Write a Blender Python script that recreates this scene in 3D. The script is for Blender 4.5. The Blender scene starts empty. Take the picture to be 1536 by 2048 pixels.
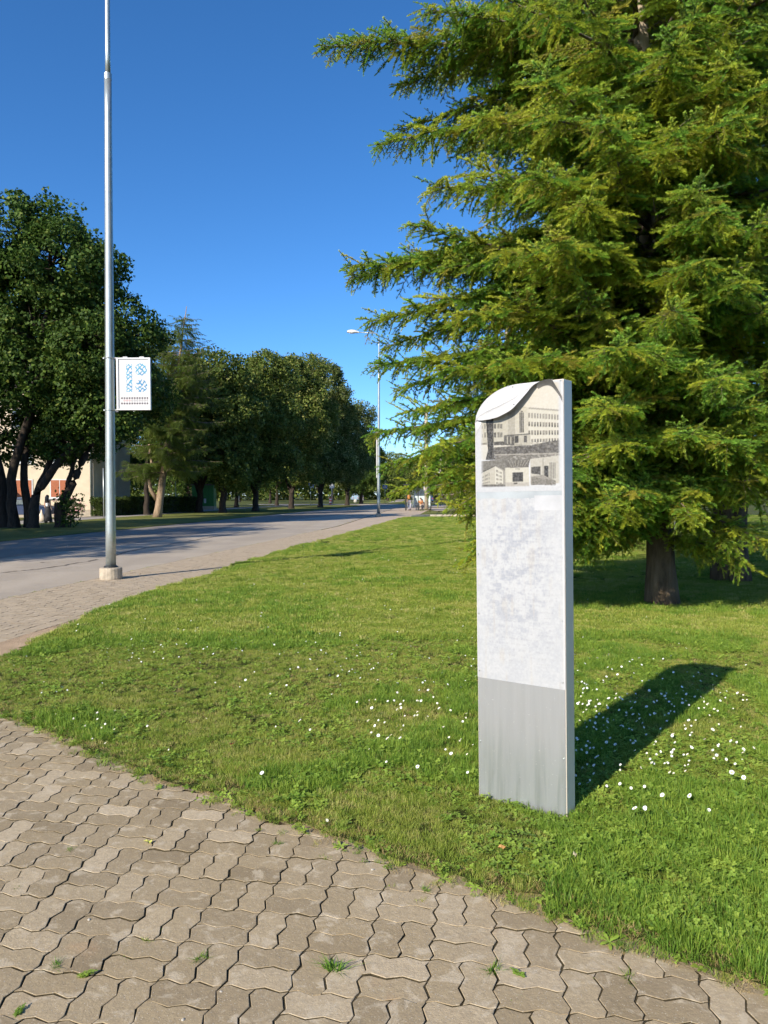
import bpy, math, random
import numpy as np
from mathutils import Matrix, Vector

# ------------------------------------------------------------------ camera, sky, sun, exposure
SC = bpy.context.scene
FPX, CAMH = 1520.0, 1.55
PITCH, ROLL = math.atan(34 / FPX), math.radians(0.3)
_F = np.array([0, math.cos(PITCH), -math.sin(PITCH)])
_U0 = np.cross(np.array([1.0, 0, 0]), _F)
_R = math.cos(ROLL) * np.array([1.0, 0, 0]) - math.sin(ROLL) * _U0
_U = math.sin(ROLL) * np.array([1.0, 0, 0]) + math.cos(ROLL) * _U0
cam = bpy.data.cameras.new('camera')
cam.sensor_fit = 'HORIZONTAL'; cam.sensor_width = 36.0; cam.lens = 36.0 * FPX / 1536.0
cam.clip_start = 0.05; cam.clip_end = 6000
camo = bpy.data.objects.new('camera', cam)
SC.collection.objects.link(camo)
camo.matrix_world = Matrix(((_R[0], _U[0], -_F[0], 0), (_R[1], _U[1], -_F[1], 0), (_R[2], _U[2], -_F[2], CAMH), (0, 0, 0, 1)))
SC.camera = camo

SUN_EL = math.radians(29.3)
SH = np.array([0.594, 0.805])                      # direction in which shadows fall on the ground
world = bpy.data.worlds.new('World'); SC.world = world; world.use_nodes = True
wn = world.node_tree
bg = wn.nodes['Background']
sky = wn.nodes.new('ShaderNodeTexSky'); sky.sky_type = 'NISHITA'; sky.sun_disc = False
sky.sun_elevation = SUN_EL
sky.sun_rotation = math.atan2(-SH[0], -SH[1])
sky.altitude = 0; sky.air_density = 0.7; sky.dust_density = 0.3; sky.ozone_density = 5.0
hs = wn.nodes.new('ShaderNodeHueSaturation'); hs.inputs['Saturation'].default_value = 1.17
wn.links.new(sky.outputs[0], hs.inputs['Color']); wn.links.new(hs.outputs[0], bg.inputs[0]); bg.inputs[1].default_value = 0.147
sun = bpy.data.lights.new('sun', 'SUN'); sun.energy = 4.9; sun.angle = math.radians(0.55); sun.color = (1.0, 0.905, 0.755)
suno = bpy.data.objects.new('sun', sun); SC.collection.objects.link(suno)
sd = Vector((-SH[0] * math.cos(SUN_EL), -SH[1] * math.cos(SUN_EL), math.sin(SUN_EL)))
suno.rotation_euler = sd.to_track_quat('Z', 'Y').to_euler(); suno.location = sd * 60
SC.view_settings.view_transform = 'Standard'; SC.view_settings.look = 'None'
SC.view_settings.exposure = 0.57; SC.view_settings.gamma = 1.0
SC.render.engine = 'CYCLES'
SC.cycles.max_bounces = 4; SC.cycles.diffuse_bounces = 3; SC.cycles.glossy_bounces = 2
SC.cycles.use_adaptive_sampling = True; SC.cycles.adaptive_threshold = 0.03
SC.cycles.transmission_bounces = 3; SC.cycles.transparent_max_bounces = 6
SC.cycles.caustics_reflective = False; SC.cycles.caustics_refractive = False
SC.cycles.use_denoising = True
try: SC.cycles.denoiser = 'OPENIMAGEDENOISE'
except Exception: pass

# ------------------------------------------------------------------ helpers
random.seed(7)
RNG = np.random.default_rng(11)
COL = SC.collection
PI = math.pi

def gp(x, y, z=0.0):
    """ground point that the pixel (x, y) of the 1536x2048 photograph shows"""
    d = _F + _R * (x - 768) / FPX - _U * (y - 1024) / FPX
    t = (z - CAMH) / d[2]
    return (t * d[0], t * d[1])

def at(x, y, Y):
    d = _F + _R * (x - 768) / FPX - _U * (y - 1024) / FPX
    t = Y / d[1]
    return np.array((t * d[0], Y, CAMH + t * d[2]))

def lin(c):
    return tuple((v / 255 / 12.92) if v / 255 <= 0.04045 else ((v / 255 + 0.055) / 1.055) ** 2.4 for v in c)

class MB:
    def __init__(s): s.v, s.f, s.m = [], [], []
    def add(s, vs, fs, mi=0):
        o = len(s.v); s.v += [tuple(p) for p in vs]; s.f += [tuple(o + i for i in f) for f in fs]; s.m += [mi] * len(fs)
    def box(s, x0, x1, y0, y1, z0, z1, mi=0):
        s.add([(x0, y0, z0), (x1, y0, z0), (x1, y1, z0), (x0, y1, z0), (x0, y0, z1), (x1, y0, z1), (x1, y1, z1), (x0, y1, z1)],
              [(0, 3, 2, 1), (4, 5, 6, 7), (0, 1, 5, 4), (1, 2, 6, 5), (2, 3, 7, 6), (3, 0, 4, 7)], mi)
    def tube(s, pts, rad, n=8, cap=True, mi=0):
        pts = [Vector(p) for p in pts]; o = len(s.v); m = len(pts)
        if not hasattr(rad, '__len__'): rad = [rad] * m
        ref = Vector((0, 0, 1))
        for i, p in enumerate(pts):
            t = (pts[min(i + 1, m - 1)] - pts[max(i - 1, 0)]).normalized()
            r = ref if abs(t.z) < 0.9 else Vector((1, 0, 0))
            a = t.cross(r).normalized(); b = t.cross(a)
            for k in range(n):
                w = 2 * PI * k / n
                q = p + (a * math.cos(w) + b * math.sin(w)) * rad[i]
                s.v.append(tuple(q))
        for i in range(m - 1):
            for k in range(n):
                k2 = (k + 1) % n
                s.f.append((o + i * n + k, o + i * n + k2, o + (i + 1) * n + k2, o + (i + 1) * n + k)); s.m.append(mi)
        if cap:
            s.f.append(tuple(o + k for k in range(n))[::-1]); s.m.append(mi)
            s.f.append(tuple(o + (m - 1) * n + k for k in range(n))); s.m.append(mi)
    def lathe(s, prof, n=16, c=(0, 0), mi=0, sx=1, sy=1):
        o = len(s.v); m = len(prof)
        for (r, z) in prof:
            for k in range(n):
                w = 2 * PI * k / n
                s.v.append((c[0] + r * math.cos(w) * sx, c[1] + r * math.sin(w) * sy, z))
        for i in range(m - 1):
            for k in range(n):
                k2 = (k + 1) % n
                s.f.append((o + i * n + k, o + i * n + k2, o + (i + 1) * n + k2, o + (i + 1) * n + k)); s.m.append(mi)
        s.f.append(tuple(o + k for k in range(n))[::-1]); s.m.append(mi)
        s.f.append(tuple(o + (m - 1) * n + k for k in range(n))); s.m.append(mi)
    def prism(s, poly, h0, h1, axis='z', mi=0):
        """extrude a 2D polygon; axis z: (x,y); axis y: (x,z) ; axis x: (y,z)"""
        n = len(poly); o = len(s.v)
        for h in (h0, h1):
            for (a, b) in poly:
                s.v.append((a, b, h) if axis == 'z' else (a, h, b) if axis == 'y' else (h, a, b))
        s.f.append(tuple(o + i for i in range(n))[::-1]); s.f.append(tuple(o + n + i for i in range(n)))
        s.m += [mi, mi]
        for i in range(n):
            j = (i + 1) % n
            s.f.append((o + i, o + j, o + n + j, o + n + i)); s.m.append(mi)
    def mesh(s, name, mats, smooth=False):
        me = bpy.data.meshes.new(name); me.from_pydata(s.v, [], s.f)
        for m in (mats if isinstance(mats, (list, tuple)) else [mats]): me.materials.append(m)
        me.polygons.foreach_set('material_index', s.m)
        me.polygons.foreach_set('use_smooth', [smooth] * len(s.f))
        me.update()
        return me
    def build(s, name, mats, parent=None, smooth=False, **k):
        return link(name, s.mesh(name, mats, smooth), parent, **k)

def link(name, data, parent=None, loc=None, rz=None, label=None, cat=None, group=None, kind=None, bevel=0, auto=False):
    o = bpy.data.objects.new(name, data); COL.objects.link(o)
    if parent is not None: o.parent = parent
    if loc is not None: o.location = loc
    if rz is not None: o.rotation_euler = (0, 0, rz)
    tag(o, label, cat, group, kind)
    if bevel:
        b = o.modifiers.new('bevel', 'BEVEL'); b.width = bevel; b.segments = 2; b.limit_method = 'ANGLE'; b.angle_limit = 0.7
    return o

def tag(o, label=None, cat=None, group=None, kind=None):
    if label: o['label'] = label
    if cat: o['category'] = cat
    if group: o['group'] = group
    if kind: o['kind'] = kind
    return o

def empty(name, loc, rz=0, label=None, cat=None, group=None):
    o = link(name, None, loc=loc, rz=rz, label=label, cat=cat, group=group)
    o.empty_display_size = 0.1
    return o

def sheet(name, poly, z, mat, kind='structure', label=None):
    me = bpy.data.meshes.new(name)
    me.from_pydata([(p[0], p[1], z) for p in poly], [], [tuple(range(len(poly)))])
    me.materials.append(mat); me.update()
    return link(name, me, kind=kind, label=label)

def tri_mesh(name, V, T, mats, mi=None, attrs=None, smooth=False):
    """fast numpy mesh of triangles"""
    me = bpy.data.meshes.new(name)
    V = np.asarray(V, np.float32); T = np.asarray(T, np.int32)
    me.vertices.add(len(V)); me.vertices.foreach_set('co', V.ravel())
    k = T.shape[1]
    me.loops.add(T.size); me.loops.foreach_set('vertex_index', T.ravel())
    me.polygons.add(len(T)); me.polygons.foreach_set('loop_start', np.arange(0, T.size, k, dtype=np.int32))
    try: me.polygons.foreach_set('loop_total', np.full(len(T), k, np.int32))
    except Exception: pass
    for m in (mats if isinstance(mats, (list, tuple)) else [mats]): me.materials.append(m)
    if mi is not None: me.polygons.foreach_set('material_index', np.asarray(mi, np.int32))
    if smooth: me.polygons.foreach_set('use_smooth', np.ones(len(T), bool))
    for n, a in (attrs or {}).items():
        a = np.asarray(a, np.float32)
        if a.ndim == 1:
            at_ = me.attributes.new(n, 'FLOAT', 'POINT'); at_.data.foreach_set('value', a)
        else:
            at_ = me.attributes.new(n, 'FLOAT_COLOR', 'POINT'); at_.data.foreach_set('color', a.ravel())
    me.update(calc_edges=True); me.validate()
    return me

def in_poly(px, py, poly):
    px = np.asarray(px); py = np.asarray(py); r = np.zeros(px.shape, bool)
    n = len(poly)
    for i in range(n):
        x0, y0 = poly[i]; x1, y1 = poly[(i + 1) % n]
        if y0 == y1: continue
        c = ((y0 > py) != (y1 > py)) & (px < (x1 - x0) * (py - y0) / (y1 - y0) + x0)
        r ^= c
    return r

def vnoise(x, y, seed=0):
    """smooth value noise in 0..1 for scattering"""
    def h(i, j):
        n = np.sin(i * 127.1 + j * 311.7 + seed * 74.7) * 43758.5453
        return n - np.floor(n)
    xi, yi = np.floor(x), np.floor(y); u, v = x - xi, y - yi
    u = u * u * (3 - 2 * u); v = v * v * (3 - 2 * v)
    return (h(xi, yi) * (1 - u) + h(xi + 1, yi) * u) * (1 - v) + (h(xi, yi + 1) * (1 - u) + h(xi + 1, yi + 1) * u) * v

# ------------------------------------------------------------------ materials
class NT:
    def __init__(s, name):
        s.m = bpy.data.materials.new(name); s.m.use_nodes = True; s.t = s.m.node_tree
        s.b = s.t.nodes['Principled BSDF']; s.out = s.t.nodes['Material Output']
    def n(s, typ, **kw):
        nd = s.t.nodes.new(typ)
        for k, v in kw.items():
            if k.startswith('i_'):
                key = k[2:]; key = int(key) if key.isdigit() else key.replace('_', ' ')
                nd.inputs[key].default_value = v
            else: setattr(nd, k, v)
        return nd
    def l(s, a, b): s.t.links.new(a, b)
    def noise(s, scale, detail=4, vec=None, rough=0.55, dist=0.0):
        nd = s.n('ShaderNodeTexNoise', i_Scale=scale, i_Detail=detail, i_Roughness=rough, i_Distortion=dist)
        if vec is not None: s.l(vec, nd.inputs['Vector'])
        return nd.outputs['Fac']
    def pos(s): return s.n('ShaderNodeNewGeometry').outputs['Position']
    def objco(s): return s.n('ShaderNodeTexCoord').outputs['Object']
    def mapv(s, vec, scale=(1, 1, 1), rot=(0, 0, 0), loc=(0, 0, 0)):
        nd = s.n('ShaderNodeMapping'); nd.inputs['Scale'].default_value = scale; nd.inputs['Rotation'].default_value = rot
        nd.inputs['Location'].default_value = loc; s.l(vec, nd.inputs['Vector']); return nd.outputs[0]
    def rand(s): return s.n('ShaderNodeObjectInfo').outputs['Random']
    def attr(s, name): return s.n('ShaderNodeAttribute', attribute_name=name)
    def ramp(s, fac, stops, interp='LINEAR'):
        nd = s.n('ShaderNodeValToRGB'); cr = nd.color_ramp; cr.interpolation = interp
        while len(cr.elements) < len(stops): cr.elements.new(0.5)
        for e, (p, c) in zip(cr.elements, stops):
            e.position = p; e.color = (*c[:3], 1) if hasattr(c, '__len__') else (c, c, c, 1)
        s.l(fac, nd.inputs[0]); return nd.outputs[0]
    def mix(s, fac, a, b, mode='MIX'):
        nd = s.n('ShaderNodeMix', data_type='RGBA', blend_type=mode)
        for sock, v in ((nd.inputs['Factor'], fac), (nd.inputs['A'], a), (nd.inputs['B'], b)):
            if isinstance(v, bpy.types.NodeSocket): s.l(v, sock)
            elif hasattr(v, '__len__'): sock.default_value = (*v[:3], 1)
            else: sock.default_value = v if sock.name == 'Factor' else (v, v, v, 1)
        # 'A'/'B' names repeat per type: pick RGBA sockets explicitly
        return nd.outputs['Result']
    def math(s, op, a, b=0.5, clamp=False):
        nd = s.n('ShaderNodeMath', operation=op, use_clamp=clamp)
        for i, v in enumerate((a, b)):
            if isinstance(v, bpy.types.NodeSocket): s.l(v, nd.inputs[i])
            else: nd.inputs[i].default_value = v
        return nd.outputs[0]
    def bump(s, h, strength=0.3, dist=0.01):
        nd = s.n('ShaderNodeBump', i_Strength=strength, i_Distance=dist); s.l(h, nd.inputs['Height'])
        s.l(nd.outputs[0], s.b.inputs['Normal'])
    def color(s, c):
        if isinstance(c, bpy.types.NodeSocket): s.l(c, s.b.inputs['Base Color'])
        else: s.b.inputs['Base Color'].default_value = (*c[:3], 1)
    def set(s, rough=0.7, metal=0.0, spec=0.5):
        s.b.inputs['Roughness'].default_value = rough; s.b.inputs['Metallic'].default_value = metal
        s.b.inputs['Specular IOR Level'].default_value = spec
    def translucent(s, col, amount):
        tr = s.n('ShaderNodeBsdfTranslucent'); mx = s.n('ShaderNodeMixShader'); mx.inputs[0].default_value = amount
        if isinstance(col, bpy.types.NodeSocket): s.l(col, tr.inputs[0])
        else: tr.inputs[0].default_value = (*col[:3], 1)
        s.l(s.b.outputs[0], mx.inputs[1]); s.l(tr.outputs[0], mx.inputs[2]); s.l(mx.outputs[0], s.out.inputs[0])

def _mix_fix():
    """ShaderNodeMix has several sockets named A/B/Result; select those of the RGBA kind."""
    def mix(s, fac, a, b, mode='MIX'):
        nd = s.n('ShaderNodeMix', data_type='RGBA', blend_type=mode)
        si = {'F': nd.inputs[0], 'A': nd.inputs[6], 'B': nd.inputs[7]}
        for k, v in (('F', fac), ('A', a), ('B', b)):
            if isinstance(v, bpy.types.NodeSocket): s.l(v, si[k])
            elif k == 'F': si[k].default_value = v
            elif hasattr(v, '__len__'): si[k].default_value = (*v[:3], 1)
            else: si[k].default_value = (v, v, v, 1)
        return nd.outputs[2]
    NT.mix = mix
_mix_fix()

def simple(name, c, rough=0.6, metal=0.0, spec=0.5, var=0.15, scale=8, bump=0.0, bscale=40):
    t = NT(name); f = t.noise(scale, 5, t.objco())
    lo = tuple(max(0, v * (1 - var)) for v in c); hi = tuple(min(1, v * (1 + var)) for v in c)
    t.color(t.ramp(f, [(0.3, lo), (0.7, hi)])); t.set(rough, metal, spec)
    if bump: t.bump(t.noise(bscale, 4, t.objco()), bump, 0.01)
    return t.m

def paver_mat(name, source):
    t = NT(name); P = t.pos()
    r = t.rand() if source in ('object', 'walk') else t.attr('rnd').outputs['Fac']
    if source == 'walk': base = t.ramp(r, [(0.0, (0.375, 0.303, 0.212)), (1.0, (0.44, 0.358, 0.258))])
    elif source in ('object', 'field'): base = t.ramp(r, [(0.0, (0.250, 0.193, 0.112)), (0.25, (0.325, 0.252, 0.148)), (0.6, (0.380, 0.296, 0.175)), (0.85, (0.45, 0.357, 0.222)), (1.0, (0.57, 0.465, 0.315))])
    else: base = t.ramp(r, [(0.0, (0.39, 0.315, 0.225)), (1.0, (0.44, 0.358, 0.26))])
    if source in ('walk', 'attribute'):
        t.color(t.mix(t.ramp(t.noise(40, 4, P, 0.7), [(0.35, 0.0), (0.75, 0.4)]), base, (0.33, 0.26, 0.18))); t.set(0.9, 0, 0.25); return t.m
    blot = t.noise(2.2, 4, P); base = t.mix(t.ramp(blot, [(0.40, 0.0), (0.68, 0.6)]), base, (0.41, 0.33, 0.215))
    fine = t.noise(55, 6, P, 0.7); base = t.mix(t.ramp(fine, [(0.3, 0.0), (0.75, 0.65)]), base, (0.23, 0.175, 0.115), 'MIX')
    worn = t.noise(11, 5, P, 0.65, 0.6); base = t.mix(t.ramp(worn, [(0.54, 0.0), (0.64, 0.7)]), base, (0.50, 0.42, 0.30))
    vor = t.n('ShaderNodeTexVoronoi', i_Scale=95.0); t.l(P, vor.inputs['Vector'])
    base = t.mix(t.ramp(vor.outputs['Distance'], [(0.0, 0.95), (0.22, 0.0)]), base, (0.60, 0.55, 0.46))
    stain = t.noise(3.1, 3, t.mapv(P, loc=(7, 3, 0)))
    base = t.mix(t.ramp(stain, [(0.66, 0.0), (0.76, 0.45)]), base, (0.42, 0.26, 0.14))
    t.color(base); t.set(0.9, 0, 0.25)
    t.bump(t.math('ADD', t.math('MULTIPLY', t.noise(120, 5, P, 0.7), 0.6), t.noise(25, 4, P)), 0.55, 0.006)
    return t.m

def asphalt_mat(name, a=(0.41, 0.35, 0.275), b=(0.50, 0.43, 0.345)):
    t = NT(name); P = t.pos()
    along = t.mapv(P, scale=(1, 0.06, 1), rot=(0, 0, math.radians(7.5)))
    c = t.mix(t.ramp(t.noise(0.55, 4, along), [(0.35, 0.0), (0.65, 1.0)]), a, b)
    c = t.mix(t.ramp(t.noise(60, 4, P, 0.7), [(0.35, 0.0), (0.8, 0.6)]), c, (0.22, 0.19, 0.16))
    big = t.noise(0.35, 5, P, 0.6); c = t.mix(t.ramp(big, [(0.5, 0), (0.53, 0.22), (0.75, 0.25)]), c, (0.25, 0.22, 0.19))
    t.color(c); t.set(0.9, 0, 0.2); t.bump(t.noise(90, 5, P, 0.7), 0.5, 0.01)
    return t.m

def soil_mat(name, a, b, scale=30):
    t = NT(name); P = t.pos()
    c = t.mix(t.noise(scale, 6, P, 0.7), a, b); c = t.mix(t.ramp(t.noise(2.5, 4, P), [(0.4, 0), (0.7, 0.6)]), c, tuple(0.6 * v for v in a))
    t.color(c); t.set(0.95, 0, 0.15); t.bump(t.noise(80, 5, P, 0.7), 0.8, 0.015)
    return t.m

def turf_mat(name, a, b, dry):
    t = NT(name); P = t.pos()
    c = t.mix(t.ramp(t.noise(45, 5, P, 0.7), [(0.3, 0), (0.7, 1)]), a, b)
    c = t.mix(t.ramp(t.noise(1.3, 5, P, 0.6), [(0.45, 0), (0.7, 0.6)]), c, dry)
    c = t.mix(t.ramp(t.noise(0.35, 3, P, 0.6), [(0.4, 0), (0.6, 0.45)]), c, tuple(0.6 * v for v in a))
    t.color(c); t.set(0.95, 0, 0.1); t.bump(t.noise(60, 5, P, 0.75), 1.0, 0.04)
    return t.m

def blade_mat(name, stops, tr=0.3, rough=0.55, spec=0.3, patch=None, nscale=1.1):
    t = NT(name)
    c = t.ramp(t.rand(), stops)
    if patch:
        f = t.noise(nscale, 4, t.pos(), 0.6)
        c = t.mix(t.ramp(f, [(0.48, 0), (0.70, 0.45)]), c, patch)
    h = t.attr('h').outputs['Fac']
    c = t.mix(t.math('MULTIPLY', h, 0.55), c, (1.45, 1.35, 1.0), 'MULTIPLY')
    t.color(c); t.set(rough, 0, spec); t.translucent(c, tr)
    return t.m

def leaf_mat(name, stops, tr=0.25, rough=0.6, spec=0.22):
    stops = [(p, tuple(1.25 * v for v in c)) for p, c in stops]; tr += 0.08
    t = NT(name); c = t.ramp(t.attr('lr').outputs['Fac'], stops)
    c = t.mix(t.math('MULTIPLY', t.rand(), 0.55), c, tuple(0.55 * v for v in stops[0][1]))
    t.color(c); t.set(rough, 0, spec); t.translucent(c, tr)
    return t.m

def needle_mat(name, old, new, yellow, brown, tr=0.3):
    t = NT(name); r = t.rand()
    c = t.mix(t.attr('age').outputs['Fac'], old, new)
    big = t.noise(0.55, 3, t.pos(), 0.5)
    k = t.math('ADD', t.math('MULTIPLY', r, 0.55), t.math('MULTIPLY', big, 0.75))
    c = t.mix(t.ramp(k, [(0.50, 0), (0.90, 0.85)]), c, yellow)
    r2 = t.math('FRACT', t.math('MULTIPLY', r, 17.3))
    c = t.mix(t.ramp(r2, [(0.88, 0), (0.97, 0.6)]), c, brown)
    t.color(c); t.set(0.5, 0, 0.35); t.translucent(c, tr)
    return t.m

def bark_mat(name, a, b, scale=9, bump=0.9, upper=None):
    t = NT(name); P = t.objco(); V = t.mapv(P, scale=(1, 1, 0.22))
    f = t.noise(scale, 6, V, 0.7, 0.4); c = t.ramp(f, [(0.3, a), (0.62, b)])
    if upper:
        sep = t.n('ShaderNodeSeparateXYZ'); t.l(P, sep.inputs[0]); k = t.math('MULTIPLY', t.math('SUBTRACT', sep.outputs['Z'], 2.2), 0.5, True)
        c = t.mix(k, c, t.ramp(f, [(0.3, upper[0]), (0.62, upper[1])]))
    t.color(c); t.set(0.9, 0, 0.15); t.bump(t.noise(scale * 1.7, 6, V, 0.75), bump, 0.03)
    return t.m

def vcol_mat(name, rough=0.45, spec=0.4):
    t = NT(name); c = t.attr('print').outputs['Color']
    f = t.noise(90, 3, t.objco()); c = t.mix(t.ramp(f, [(0.4, 0), (0.75, 0.12)]), c, (0.7, 0.7, 0.7))
    t.color(c); t.set(rough, 0, spec); return t.m

MAT = {}
MAT['paver'] = paver_mat('concrete_paver', 'object')
MAT['paver_walk'] = paver_mat('concrete_paver_walk', 'walk')
MAT['paver_field'] = paver_mat('concrete_paver_field', 'field')
MAT['paver_far'] = paver_mat('concrete_paver_far', 'attribute')
MAT['joint'] = soil_mat('joint_sand', (0.060, 0.048, 0.026), (0.125, 0.098, 0.055))
MAT['asphalt'] = asphalt_mat('asphalt')
MAT['asphalt2'] = asphalt_mat('asphalt_path', (0.34, 0.31, 0.28), (0.43, 0.40, 0.36))
MAT['soil'] = soil_mat('bare_soil', (0.42, 0.30, 0.19), (0.56, 0.41, 0.28))
MAT['turf'] = turf_mat('turf', (0.05, 0.065, 0.014), (0.09, 0.11, 0.025), (0.12, 0.12, 0.04))
MAT['turf_far'] = turf_mat('turf_far', (0.15, 0.17, 0.04), (0.20, 0.22, 0.06), (0.28, 0.24, 0.10))
MAT['ground'] = turf_mat('ground', (0.07, 0.09, 0.025), (0.10, 0.12, 0.035), (0.15, 0.13, 0.06))
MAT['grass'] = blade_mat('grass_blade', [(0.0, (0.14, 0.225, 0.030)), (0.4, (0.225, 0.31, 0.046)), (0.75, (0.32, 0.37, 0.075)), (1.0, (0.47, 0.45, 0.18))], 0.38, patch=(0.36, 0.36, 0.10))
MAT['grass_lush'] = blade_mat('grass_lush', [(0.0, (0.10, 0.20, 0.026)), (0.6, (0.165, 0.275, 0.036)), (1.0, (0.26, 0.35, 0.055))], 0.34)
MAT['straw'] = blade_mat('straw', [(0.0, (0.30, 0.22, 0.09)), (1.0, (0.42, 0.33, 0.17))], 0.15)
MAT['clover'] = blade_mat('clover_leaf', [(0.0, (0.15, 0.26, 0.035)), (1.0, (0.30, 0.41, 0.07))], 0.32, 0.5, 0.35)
MAT['petal'] = simple('daisy_petal', (0.82, 0.82, 0.80), 0.6, var=0.04)
MAT['daisy_eye'] = simple('daisy_centre', (0.75, 0.50, 0.04), 0.7)
MAT['stem'] = simple('green_stem', (0.10, 0.18, 0.03), 0.6)
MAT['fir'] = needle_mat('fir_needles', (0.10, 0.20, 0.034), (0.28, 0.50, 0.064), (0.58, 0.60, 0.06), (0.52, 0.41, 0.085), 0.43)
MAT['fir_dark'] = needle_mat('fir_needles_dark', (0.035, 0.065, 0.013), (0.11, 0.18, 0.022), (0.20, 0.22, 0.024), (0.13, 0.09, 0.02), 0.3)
MAT['larch'] = needle_mat('larch_needles', (0.09, 0.15, 0.028), (0.18, 0.27, 0.05), (0.23, 0.29, 0.05), (0.19, 0.22, 0.05), 0.3)
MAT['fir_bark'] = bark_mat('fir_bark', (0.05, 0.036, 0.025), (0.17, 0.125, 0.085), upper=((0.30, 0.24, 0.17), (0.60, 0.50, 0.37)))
MAT['fir_limb'] = bark_mat('fir_limb_bark', (0.09, 0.07, 0.05), (0.26, 0.21, 0.16), 14, 0.5)
MAT['maple_bark'] = bark_mat('maple_bark', (0.02, 0.016, 0.013), (0.06, 0.047, 0.038))
MAT['larch_bark'] = bark_mat('larch_bark', (0.14, 0.10, 0.07), (0.38, 0.28, 0.19))
MAT['birch_bark'] = bark_mat('birch_bark', (0.10, 0.09, 0.08), (0.52, 0.49, 0.44), 5)
MAT['maple'] = leaf_mat('maple_leaf', [(0.0, (0.028, 0.062, 0.010)), (0.6, (0.062, 0.115, 0.017)), (0.93, (0.105, 0.16, 0.025)), (1.0, (0.18, 0.20, 0.04))], 0.2)
MAT['linden'] = leaf_mat('linden_leaf', [(0.0, (0.045, 0.075, 0.012)), (0.5, (0.105, 0.15, 0.024)), (0.85, (0.20, 0.235, 0.05)), (1.0, (0.35, 0.33, 0.10))], 0.22)
MAT['linden_pale'] = leaf_mat('linden_pale_leaf', [(0.0, (0.05, 0.08, 0.016)), (0.5, (0.115, 0.155, 0.035)), (0.8, (0.23, 0.26, 0.09)), (1.0, (0.42, 0.41, 0.20))], 0.25)
MAT['birch'] = leaf_mat('birch_leaf', [(0.0, (0.025, 0.048, 0.012)), (0.7, (0.055, 0.085, 0.018)), (1.0, (0.09, 0.12, 0.03))], 0.28)
MAT['hedge'] = leaf_mat('hedge_leaf', [(0.0, (0.03, 0.05, 0.01)), (1.0, (0.09, 0.13, 0.025))], 0.2)
MAT['galv'] = simple('galvanised_steel', (0.42, 0.46, 0.45), 0.38, 0.65, var=0.12, scale=3)
MAT['dark_steel'] = simple('dark_painted_steel', (0.03, 0.032, 0.035), 0.5, 0.3)
MAT['concrete'] = simple('concrete', (0.40, 0.34, 0.26), 0.9, var=0.25, scale=9, bump=0.5)
MAT['white'] = simple('white_paint', (0.60, 0.60, 0.60), 0.4, var=0.05)
MAT['rubber'] = simple('rubber', (0.02, 0.02, 0.02), 0.8)
MAT['print'] = vcol_mat('printed_sheet')

# ------------------------------------------------------------------ layout on the ground (metres)
RD = np.array([0.1299, 0.9915]); RE = np.array([0.9915, -0.1299])          # road direction and its right
RANG = -math.atan2(0.1299, 0.9915)
def road_edge(y, off): return (-5.84 + 0.131 * (min(y, 38) - 11.47) + 0.07 * max(0, y - 38) + off, y)
WALK = [gp(*q) for q in [(0, 1286), (112, 1249), (200, 1224), (317, 1181), (449, 1140), (575, 1100), (745, 1053), (812, 1034)]]
LAWN_L = [gp(*q) for q in [(-25, 1330), (0, 1318), (60, 1293), (153, 1250), (215, 1221), (317, 1181), (449, 1140), (575, 1100), (745, 1053), (812, 1034)]]
PATH = [gp(*q) for q in [(-40, 1412), (0, 1427), (60, 1452), (120, 1476), (250, 1530), (330, 1565), (420, 1588), (520, 1628), (600, 1650), (660, 1678), (725, 1700), (790, 1722), (850, 1740), (980, 1790), (1100, 1830), (1200, 1868), (1300, 1902), (1420, 1950), (1536, 1985)]]
PATH_EXT = [(1.75, 1.75), (2.6, 0.9), (4.2, -0.4), (7, -2)]
LAWN = ([(60, -2), (60, 50), (24, 52.2), (4.6, 52.7)] + LAWN_L[::-1] + [(-3.62, 6.75), (-3.45, 6.25)] + PATH + PATH_EXT)
# densify and roughen the lawn edge beside the paving
def roughen(poly, step=0.12, amp=0.035):
    out = []
    for i in range(len(poly)):
        a = np.array(poly[i]); b = np.array(poly[(i + 1) % len(poly)]); d = np.linalg.norm(b - a)
        near = min(a[1], b[1]) < 16 and max(a[0], b[0]) < 3.0
        n = max(1, int(d / step)) if near else 1
        for k in range(n):
            p = a + (b - a) * k / n
            if near and (i or k): p = p + RNG.normal(0, amp, 2) * (1 if k else 0.3)
            out.append((float(p[0]), float(p[1])))
    return out
LAWN = roughen(LAWN)

sheet('ground', [(-3000, -60), (3000, -60), (3000, 5500), (-3000, 5500)], -0.09, MAT['ground'])
sheet('lawn', LAWN, 0.018, MAT['turf'])
front_poly = [(-7.4, -3), (7, -3)] + PATH_EXT[::-1] + PATH[::-1] + [(-3.4, 6.4), (-3.4, 6.9), road_edge(6.9, 0), road_edge(-3, 0)]
pv_front = sheet('paved_path', front_poly, -0.0042, MAT['joint'])
walk_poly = [(-3.4, 6.9), (-3.4, 7.3)] + [(p[0] + 0.25, p[1]) for p in LAWN_L[1:]] + [(3.0, 57), (5, 66), (9, 72), (9.5, 92)] + [road_edge(y, 0.0) for y in (92, 60, 38, 20, 12, 6.9)]
pv_walk = sheet('pavement', walk_poly, -0.0042, MAT['joint'])
sheet('bare_soil', [(WALK[0][0] - 1.0, WALK[0][1] - 1.4), (-3.3, 6.3), (-3.2, 8.0)] + [(p[0] + 0.22, p[1]) for p in LAWN_L[3:6]] + [(p[0] - 0.02, p[1]) for p in WALK[3::-1]], -0.001, MAT['soil'])
ROADL = lambda y: (-13.54 + 0.122 * (y - 26.76), y)
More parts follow.
